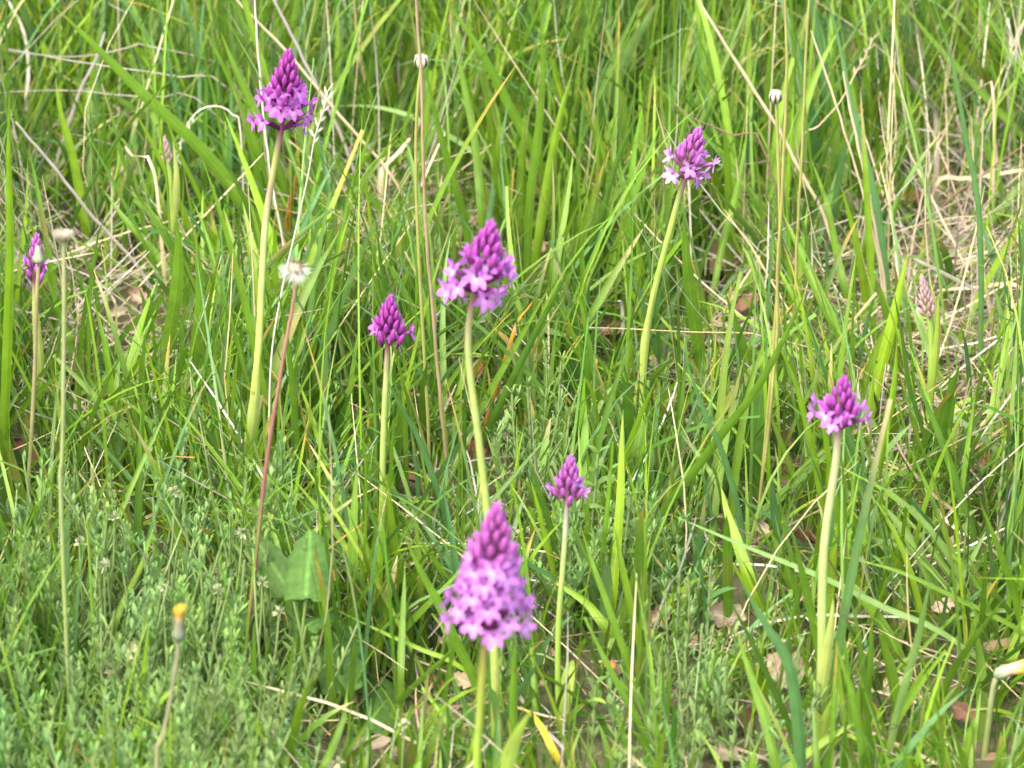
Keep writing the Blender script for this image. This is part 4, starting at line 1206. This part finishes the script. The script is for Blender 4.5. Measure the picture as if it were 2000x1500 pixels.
# cream clover-like heads
HEADS = [('155,1060 158,1130 162,1200', 'cream flower head on the left of the low herb patch'), ('203,1105 205,1180 208,1250', 'white flower head on a pale stem in the herb patch'),
         ('224,1012 222,1090 216,1180', 'pinkish cream flower head above the left herb patch'), ('342,960 338,1040 330,1130', 'green white flower head below the left blades'),
         ('474,1040 468,1110 460,1180', 'cream flower head beside the foot of the tallest orchid'), ('320,1150 322,1220 326,1300', 'small cream flower head above the yellow flower'),
         ('512,1136 510,1200 505,1280', 'cream flower head just right of the wine red stalk'), ('428,1152 420,1230 410,1320', 'green cream flower head right of the yellow flower'),
         ('545,1196 540,1260 530,1340', 'tiny cream flower head left of the dock leaves'), ('790,1415 788,1450 786,1490', 'white fluffy flower head at the bottom near the front orchid'),
         ('662,1490 662,1520 664,1560', 'pinkish white flower head at the bottom edge'), ('1238,1500 1236,1530 1236,1570', 'small white flower head cut by the bottom edge')]
for s, lab in HEADS:
    px = parse(s)
    Y = row_Y(px[-1][1] + 110)
    t, b = plant_empty('herb_flower', px, Y, lab, 'flower', 'cream flower heads')
    stalk(t, b, px, Y, 5, [(0, (0.24, 0.33, 0.12)), (1, (0.20, 0.30, 0.09))], sides=6)
    gg = Geo(b)
    c = at(px[0][0], px[0][1], Y)
    q = pxm(Y)
    for k in range(26):
        dd = rng.normal(0, 1, 3) + [0, 0, .9]; dd /= np.linalg.norm(dd)
        s3 = np.array([c, c + dd * 8 * q, c + dd * 15 * q * rng.uniform(.7, 1.1)])
        cc = np.array((0.50, 0.50, 0.34)) if rng.random() < .4 else np.array((0.28, 0.36, 0.15))
        gg.ribbons(s3[None], np.broadcast_to(np.cross(dd, rng.normal(0, 1, 3)), s3.shape)[None], np.array([[2, 5, 2]]) * q, np.broadcast_to(cc, s3.shape)[None], fold=.3)
    gg.build('flower_head', M_PETAL, t)
    protect(px[:2], 10, Y, .8)

# ------------------------------------------------------------------ dead leaves on the ground
DEADL = [   # centre px, length px, colour, height above the ground m, label
    (48, 885, 70, (0.24, 0.12, 0.075), .02, 'brown dead leaf at the left edge under the grey bud'),
    (268, 580, 46, (0.45, 0.34, 0.26), .02, 'pale pinkish dead leaf in the left grass'),
    (232, 612, 40, (0.52, 0.46, 0.36), .01, 'cream dead leaf below the pale pinkish one at left'),
    (1292, 705, 60, (0.56, 0.46, 0.38), .02, 'round pale dead leaf right of the upper right orchid stem'),
    (1395, 505, 100, (0.44, 0.31, 0.22), .012, 'largest tan dead leaf under the upper right grass'),
    (1462, 595, 60, (0.33, 0.19, 0.13), .015, 'reddish brown dead leaf below the largest tan leaf'),
    (1195, 640, 60, (0.30, 0.18, 0.11), .01, 'brown dead leaf behind the upper right orchid stem'),
    (880, 1255, 62, (0.52, 0.38, 0.27), .02, 'crumpled buff dead leaf just left of the front orchid'),
    (905, 1330, 50, (0.50, 0.40, 0.28), .015, 'curled buff dead leaf beside the front orchid stem'),
    (1420, 1205, 84, (0.42, 0.34, 0.28), .012, 'grey tan dead leaf beneath the ribbed bright blade'),
    (1540, 1310, 90, (0.46, 0.35, 0.27), .012, 'grey pink dead leaf left of the right orchid foot'),
    (1484, 1030, 46, (0.58, 0.47, 0.38), .02, 'small pale curled leaf left of the right orchid'),
    (1568, 1052, 60, (0.14, 0.055, 0.03), .01, 'dark chestnut dead leaf behind the right orchid stem'),
    (1752, 1345, 66, (0.54, 0.44, 0.35), .01, 'pale dead leaf right of the right orchid foot'),
    (1842, 1185, 56, (0.50, 0.40, 0.30), .02, 'buff dead leaf at the lower right among long blades'),
    (1285, 1205, 56, (0.50, 0.36, 0.28), .015, 'pinkish buff dead leaf behind the trefoil clump'),
    (1530, 860, 50, (0.26, 0.14, 0.09), .01, 'brown dead leaf under the two tall bare stalks'),
    (1660, 392, 50, (0.50, 0.42, 0.33), .02, 'pale papery dead leaf at the foot of the straw pair'),
    (1840, 340, 50, (0.36, 0.15, 0.07), .015, 'rusty dead leaf under the straws at the right'),
    (1782, 388, 60, (0.33, 0.13, 0.06), .012, 'rusty brown leaf left of the dark twig'),
    (1050, 480, 54, (0.44, 0.32, 0.23), .012, 'tan dead leaf right of the central orchid head'),
    (935, 720, 50, (0.42, 0.16, 0.06), .01, 'orange brown dead leaf right of the central orchid stem'),
    (930, 880, 54, (0.20, 0.08, 0.045), .01, 'dark brown dead leaf behind the central orchid stem'),
    (1920, 905, 56, (0.22, 0.11, 0.07), .01, 'brown dead leaf at the right edge under blades'),
    (800, 930, 46, (0.26, 0.12, 0.075), .01, 'dark brown dead leaf left of the central orchid stem'),
    (222, 1310, 46, (0.55, 0.44, 0.34), .06, 'pale buff dead leaf caught in the low herbs'),
    (262, 1270, 44, (0.55, 0.47, 0.37), .055, 'cream dead leaf caught in herbs near the yellow flower'),
    (650, 1125, 36, (0.42, 0.19, 0.06), .05, 'small orange dead leaf beside the dock leaf'),
    (610, 800, 40, (0.34, 0.20, 0.13), .01, 'brown dead leaf behind the wine red stalk'),
    (1190, 1300, 28, (0.50, 0.22, 0.05), .05, 'upright orange dead leaf right of the smallest orchid stem'),
    (1880, 1390, 60, (0.20, 0.11, 0.075), .01, 'dark dead leaf under the nodding yellow flower'),
    (690, 600, 46, (0.36, 0.22, 0.15), .012, 'brown dead leaf behind the small left orchid'),
]
for (x, y, Lp, c, hz, lab) in DEADL:
    d = ray(x, y)
    tt = (CAM_H - hz) / -d[2]
    P = C0 + d * tt
    L = Lp * pxm(P[1], 0)
    S, K = 9, 7
    a = rng.uniform(0, 6.28)
    tt = np.linspace(0, 1, S)
    lob = 0.34 * np.interp(tt, [0, .15, .4, .7, .9, 1], [.08, .55, 1, .9, .5, .05]) * (1 + 0.28 * np.sin(tt * 19 + a))
    u = np.linspace(-1, 1, K)
    V = np.zeros((S, K, 3))
    V[..., 0] = ((tt - .5) * L)[:, None]
    V[..., 1] = u[None] * (lob * L)[:, None]
    k1, k2, ph = rng.uniform(.15, .5), rng.uniform(-.3, .35), rng.uniform(0, 6)
    V[..., 2] = L * (k1 * (u[None] ** 2) * .35 + k2 * ((tt - .5) ** 2)[:, None] + .05 * np.sin(6 * tt[:, None] + 3 * u[None] + ph) + rng.normal(0, .012, (S, K)))
    tl, rl = rng.uniform(-.7, .2), rng.uniform(-.5, .5)
    Rm = np.array(Matrix.Rotation(a, 3, 'Z') @ Matrix.Rotation(0, 3, 'X'))
    Rt = np.array(Matrix.Rotation(-tl + .25, 3, 'X') @ Matrix.Rotation(rl, 3, 'Y'))
    V = V.reshape(-1, 3) @ Rm.T @ Rt.T
    idx = np.arange(S * K).reshape(S, K)
    gg = Geo()
    par = np.zeros((S, K, 3)); par[..., 0] = u[None]
    cc = np.array(c) * [.72, .72, .66] * rng.uniform(.85, 1.15, (S, K, 1)) * np.where(np.abs(u) < .1, 1.15, 1)[None, :, None]
    gg.add(V, np.stack([idx[:-1, :-1], idx[:-1, 1:], idx[1:, 1:], idx[1:, :-1]], -1).reshape(-1, 4), cc.reshape(-1, 3), par)
    ob = gg.build('dead_leaf', M_DEAD, loc=tuple(P))
    tag(ob, lab, 'dead leaf', 'dead leaves on the ground')
    protect([(x - 4, y), (x + 4, y)], Lp * .30, P[1], .72)


# ------------------------------------------------------------------ uncountable growth: grass, dry thatch, herb cover
def gauss(gx, gy, cx, cy, sx, sy):
    return np.exp(-((gx - cx) / sx) ** 2 - ((gy - cy) / sy) ** 2)


def fields(P):
    gx, gy, _ = project(P)
    herb = 1 / (1 + np.exp(-(gy - 1230 + 0.25 * np.maximum(gx - 250, 0)) / 40)) / (1 + np.exp((gx - 560) / 35))
    straw = np.clip(gauss(gx, gy, 1870, 600, 270, 250) + 0.9 * gauss(gx, gy, 90, 620, 170, 150) + .8 * gauss(gx, gy, 740, 500, 110, 120)
                    + .6 * gauss(gx, gy, 1420, 640, 130, 130) + .22 * gauss(gx, gy, 1450, 1400, 300, 130) + .25 * gauss(gx, gy, 200, 760, 160, 120)
                    + .25 * gauss(gx, gy, 860, 1440, 160, 120), 0, 1)
    near = np.clip((gy - 1480) / 300, 0, 1)
    return gx, gy, herb, straw, near


def sample(n, dens):
    """n ground points by rejection"""
    got = []
    tot = 0
    while tot < n:
        m = n * 3
        Yc = rng.uniform(1.75, 6.2, m)
        Xc = rng.uniform(-1, 1, m) * (0.30 + 0.14 * Yc)
        P = np.stack([Xc, Yc, ground_z(Xc, Yc)], -1)
        gx, gy, herb, straw, near = fields(P)
        d = dens(gx, gy, herb, straw, near)
        d = d * np.where((gx < -250) | (gx > 2250), .35, 1) * np.where(Yc > 4.7, .5, 1)
        k = P[rng.random(m) < d]
        got.append(k); tot += len(k)
    return np.concatenate(got)[:n]


def too_close(sp, Y0, wpx):
    """drop blades that would hide the traced plants standing behind them"""
    x, y, dep = project(sp)
    bad = np.zeros(len(sp), bool)
    for poly, hw, Yp, prob in PROTECT:
        cand = np.where((sp[:, :, 1].min(1) < Yp + .01) & ~bad)[0]
        if not len(cand):
            continue
        lo, hi = poly.min(0) - hw - 30, poly.max(0) + hw + 30
        cx, cy = x[cand], y[cand]
        inb = ((cx > lo[0]) & (cx < hi[0]) & (cy > lo[1]) & (cy < hi[1])).any(1)
        cand = cand[inb]
        if not len(cand):
            continue
        # densify blade samples
        xx = np.concatenate([x[cand], (x[cand][:, 1:] + x[cand][:, :-1]) / 2], 1)
        yy = np.concatenate([y[cand], (y[cand][:, 1:] + y[cand][:, :-1]) / 2], 1)
        md = np.full(xx.shape, 1e9)
        for i in range(len(poly) - 1):
            a, b = poly[i], poly[i + 1]
            ab = b - a
            t = np.clip(((xx - a[0]) * ab[0] + (yy - a[1]) * ab[1]) / (ab @ ab + 1e-9), 0, 1)
            md = np.minimum(md, np.hypot(xx - a[0] - t * ab[0], yy - a[1] - t * ab[1]))
        hit = (md < hw + 5).any(1) & (rng.random(len(cand)) < prob)
        bad[cand[hit]] = True
    return bad


def grow(gg, P, length, width, lean, az, droop, cols, S=8, cross=3, twist=0.5, tipfrac=None, fold=None):
    n = len(P)
    s = np.linspace(0, 1, S)
    th = np.clip(lean[:, None] + droop[:, None] * s[None] ** 1.6, 0, 2.1)
    wob = az[:, None] + rng.normal(0, .25, (n, 1)) * s[None] ** 2
    d = np.stack([np.sin(th) * np.cos(wob), np.sin(th) * np.sin(wob), np.cos(th)], -1)
    seg = length[:, None, None] / (S - 1)
    sp = P[:, None, :] + np.concatenate([np.zeros((n, 1, 3)), np.cumsum((d[:, 1:] + d[:, :-1]) / 2 * seg, 1)], 1)
    sp[:, 0, 2] -= 0.01
    keep = ~too_close(sp, None, None)
    sp, d, wob, width, cols, n = sp[keep], d[keep], wob[keep], width[keep], cols[keep], int(keep.sum())
    perp = np.stack([-np.sin(wob), np.cos(wob), np.zeros_like(wob)], -1)
    oth = np.cross(d, perp)
    tw = rng.normal(0, twist, (n, 1)) + rng.normal(0, twist * .8, (n, 1)) * s[None]
    side = np.cos(tw)[..., None] * perp + np.sin(tw)[..., None] * oth
    wp = np.interp(s, [0, 0.15, 0.45, 0.7, 0.88, 1.0], [0.65, 0.92, 1.0, 0.8, 0.42, 0.03])
    wd = width[:, None] * wp[None]
    c = np.repeat(cols[:, None, :], S, 1)
    low = np.array((0.20, 0.30, 0.07))
    f = np.clip(1 - s / .22, 0, 1)[None, :, None] * 0.45
    c = c * (1 - f) + low * f
    tipb = (rng.random(n) < .18)[:, None, None] * np.clip((s - .72) / .28, 0, 1)[None, :, None]
    tc_ = np.where(rng.random((n, 1, 1)) < .5, np.array((0.42, 0.24, 0.05)), np.array((0.48, 0.38, 0.2)))
    c = c * (1 - tipb) + tc_ * tipb
    torn = (rng.random(n) < .12)[:, None] & (s[None] > .85)
    wd = np.where(torn, np.maximum(wd, width[:, None] * .45), wd)
    pc = rng.uniform(.2, .9, (n, 1)); blem = (rng.random((n, 1)) < .14) * np.exp(-((s[None] - pc) / .07) ** 2)
    c = c * (1 - .7 * blem[..., None]) + np.array((0.30, 0.20, 0.06)) * .7 * blem[..., None]
    gg.ribbons(sp, side, wd, c, fold=rng.uniform(.05, .55, n) if fold is None else fold, cross=cross)


gcols = np.array([PAL[k] for k in ('mid', 'bright', 'dark', 'blue', 'pale', 'lime')])


def pick(n, probs):
    i = rng.choice(len(gcols), n, p=probs)
    c = gcols[i] * rng.uniform(.8, 1.2, (n, 1))
    return c * np.array([1, 1, 1]) + rng.normal(0, .008, (n, 3)) * [1, .6, .4]


# tufts of broad blades
gg = Geo()
tc_ = sample(3300, lambda gx, gy, h, s, nr: (1 - .84 * h) * (1 - .84 * s) * (1 - .8 * nr) * np.where(gy < 380, .55, 1))
cnt = rng.integers(4, 12, len(tc_))
ti = np.repeat(np.arange(len(tc_)), cnt)
n = len(ti)
P = tc_[ti] + np.concatenate([rng.normal(0, .02, (n, 2)), np.zeros((n, 1))], 1)
tl = rng.lognormal(math.log(.165), .28, len(tc_))
ta = rng.uniform(0, 6.28, len(tc_)); tlean = rng.uniform(0, .55, len(tc_))
tw_ = rng.choice([.0034, .0048, .0064, .0085], len(tc_), p=[.26, .32, .28, .14])
tcx = pick(len(tc_), [.44, .22, .16, .11, .05, .02])
gx, gy, herb, straw, near = fields(P)
length = np.clip(tl[ti] * (1 - .12 * (gy > 1250)) * rng.uniform(.45, 1.25, n), .04, .34) * (1 - .45 * near)
az = np.where(rng.random(n) < .55, ta[ti] + rng.normal(0, .6, n), rng.uniform(0, 6.28, n))
lean = np.abs(tlean[ti] + rng.normal(0, .28, n))
grow(gg, P, length, tw_[ti] * (1 - .35 * near) * rng.uniform(.6, 1.2, n), lean, az, np.abs(rng.normal(.25, .35, n)), tcx[ti] * rng.uniform(.85, 1.15, (n, 1)), S=9)
o = gg.build('meadow_grass', M_GRASS)
tag(o, 'loose green meadow grass of broad blades growing in tufts', kind='stuff')

# fine grass
gg = Geo()
P = sample(34000, lambda gx, gy, h, s, nr: (1 - .45 * h) * (1 - .5 * s) * (1 - .7 * nr) * np.where(gy < 420, 1.0, .92))
n = len(P)
gx, gy, herb, straw, near = fields(P)
length = np.clip(rng.lognormal(math.log(.17), .4, n), .04, .40) * (1 - .4 * near)
grow(gg, P, length, rng.uniform(.0008, .0030, n), np.abs(rng.normal(.22, .24, n)), rng.uniform(0, 6.28, n), np.abs(rng.normal(.55, .5, n)),
     pick(n, [.38, .14, .28, .16, .03, .01]), S=8, cross=2)
o = gg.build('fine_grass', M_GRASS)
tag(o, 'fine wiry green grass between the broad blades', kind='stuff')

# short undergrowth of young blades
gg = Geo()
P = sample(23000, lambda gx, gy, h, s, nr: (1 - .5 * h) * (1 - .45 * s))
n = len(P)
grow(gg, P, rng.uniform(.025, .085, n), rng.uniform(.001, .0038, n), np.abs(rng.normal(.35, .35, n)), rng.uniform(0, 6.28, n), np.abs(rng.normal(.4, .5, n)),
     pick(n, [.45, .15, .25, .12, .02, .01]), S=6, cross=3)
o = gg.build('short_grass', M_GRASS)
tag(o, 'short young grass at the bottom of the sward', kind='stuff')

# dry thatch: flat and leaning straws
gg = Geo()
dcols = np.array([PAL['straw'], PAL['white'], PAL['grey'], PAL['tan'], PAL['brown'], (0.46, 0.36, 0.26)])


def thatch(n, dens, lmin, lmax, wmin, wmax, lean_mu, lean_sd, zmax, S=6):
    P = sample(n, dens)
    P[:, 2] += rng.uniform(0, zmax, n)
    c = dcols[rng.choice(6, n, p=[.34, .09, .32, .10, .06, .09])] * rng.uniform(.75, 1.1, (n, 1))
    lean = np.clip(rng.normal(lean_mu, lean_sd, n), .1, 1.75)
    az = rng.uniform(0, 6.28, n)
    L = rng.uniform(lmin, lmax, n)
    s = np.linspace(0, 1, S)
    th = lean[:, None] + rng.normal(0, .35, (n, 1)) * s[None] + np.where(rng.random((n, 1)) < .3, rng.normal(0, .8, (n, 1)), 0) * (s[None] > .5)
    wob = az[:, None] + rng.normal(0, .4, (n, 1)) * s[None]
    d = np.stack([np.sin(th) * np.cos(wob), np.sin(th) * np.sin(wob), np.cos(th)], -1)
    sp = P[:, None, :] + np.concatenate([np.zeros((n, 1, 3)), np.cumsum((d[:, 1:] + d[:, :-1]) / 2 * (L / (S - 1))[:, None, None], 1)], 1)
    sp[:, :, 2] = np.maximum(sp[:, :, 2], .001 + P[:, None, 2] * .4)
    keep = ~too_close(sp, None, None)
    sp, d, wob, c = sp[keep], d[keep], wob[keep], c[keep]
    n = len(sp)
    perp = np.stack([-np.sin(wob), np.cos(wob), np.zeros_like(wob)], -1)
    tw = rng.normal(0, .6, (n, 1)) + np.zeros((n, S))
    side = np.cos(tw)[..., None] * perp + np.sin(tw)[..., None] * np.cross(d, perp)
    wd = rng.uniform(wmin, wmax, (n, 1)) ** 1.0 * np.interp(s, [0, .2, .8, 1], [.8, 1, .8, .3])[None]
    gg.ribbons(sp, side, wd, np.repeat(c[:, None, :], S, 1) * rng.uniform(.85, 1.12, (n, S, 1)), fold=rng.uniform(.1, .6, n), cross=3)


thatch(7000, lambda gx, gy, h, s, nr: (.15 + .85 * s) * (1 - .6 * h), .03, .13, .0006, .0028, 1.45, .18, .015)
thatch(4200, lambda gx, gy, h, s, nr: (.05 + .95 * s) * (1 - h), 06e-2, .22, .0005, .0024, 1.2, .3, .03)
thatch(1900, lambda gx, gy, h, s, nr: (.06 + .94 * s) * (1 - h) * (1 - .6 * nr), .10, .28, .0006, .0016, .55, .35, .0)
o = gg.build('dry_thatch', M_DRY)
tag(o, 'bleached dry straw and dead blades matted under the grass', kind='stuff')

# crumbled leaf litter
gg = Geo()
P = sample(900, lambda gx, gy, h, s, nr: .5 + .5 * s)
n = len(P)
L = rng.uniform(.008, .03, n)
az = rng.uniform(0, 6.28, n)
dx = np.stack([np.cos(az), np.sin(az), rng.normal(.05, .35, n)], -1)
t5 = np.linspace(-.5, .5, 5)
P[:, 2] += rng.uniform(0, .012, n)
sp = P[:, None, :] + dx[:, None, :] * (L[:, None] * t5[None])[..., None]
sp[..., 2] += (L[:, None] * rng.uniform(-.2, .9, (n, 1)) * t5[None] ** 2)
side = np.stack([-np.sin(az), np.cos(az), rng.normal(0, .5, n)], -1)
lc = np.array([(0.40, 0.29, 0.20), (0.50, 0.42, 0.32), (0.28, 0.17, 0.11), (0.20, 0.11, 0.07), (0.42, 0.34, 0.28)])[rng.integers(0, 5, n)] * rng.uniform(.45, .85, (n, 1)) * [1, .98, .88]
gg.ribbons(sp, np.repeat(side[:, None, :], 5, 1), L[:, None] * rng.uniform(.3, .75, (n, 1)) * np.array([.3, .9, 1, .8, .15])[None] * rng.uniform(.8, 1.2, (n, 5)),
           np.repeat(lc[:, None, :], 5, 1), fold=rng.uniform(-.4, .7, n), cross=3)
o = gg.build('leaf_litter', M_DEAD)
tag(o, 'crumbled brown leaf litter between the grass tufts', kind='stuff')

# low herb cover: trefoil shoots, lower left patch and two clumps
gg = Geo(); gs = Geo()
P1 = sample(1500, lambda gx, gy, h, s, nr: h * np.where((gx > -500) & (gy < 2700), 1, .1))
P2 = sample(48, lambda gx, gy, h, s, nr: gauss(gx, gy, 1340, 1500, 130, 130))
P3 = sample(40, lambda gx, gy, h, s, nr: gauss(gx, gy, 1060, 1000, 80, 70))
P4 = sample(60, lambda gx, gy, h, s, nr: (1 - h) * np.where(gy > 700, 1, .2) * (1 - .5 * s))
P5 = sample(60, lambda gx, gy, h, s, nr: gauss(gx, gy, 1180, 1180, 90, 80))
P = np.concatenate([P1, P2, P3, P4, P5])
S_all = []
for i, p0 in enumerate(P):
    h = r.uniform(.045, .125) if i < len(P1) else r.uniform(.03, .085)
    ln = np.array([r.gauss(0, .18), r.gauss(0, .18), 1])
    pts = [p0, p0 + ln * h * .5, p0 + ln * h + np.array([r.gauss(0, .006), r.gauss(0, .006), 0])]
    c = TRE * np.array([r.uniform(.8, 1.1), r.uniform(.88, 1.1), r.uniform(.7, 1.25)])
    sp, S = shoot_arrays(pts, max(5, int(h / .0080)), r.uniform(.007, .0155), c, r)
    S_all += S
    gs.tube(sp[::2] if len(sp) > 6 else sp, .0008, np.array((0.20, 0.29, 0.10)), sides=4)
SPa = np.array([a for a, _, _, _ in S_all])
bad = too_close(SPa, None, None)
add_leaflets(gg, [s for s, b in zip(S_all, bad) if not b], cross=2)
o = gg.build('trefoil_cover', M_HERB)
tag(o, 'dense low grey green trefoil leaves covering the ground', kind='stuff')
o = gs.build('trefoil_stems', M_STEM)
tag(o, 'thin green stems carrying the low trefoil leaves', kind='stuff')
print('objects', len(bpy.data.objects), 'polys', sum(len(o.data.polygons) for o in bpy.data.objects if o.type == 'MESH'))
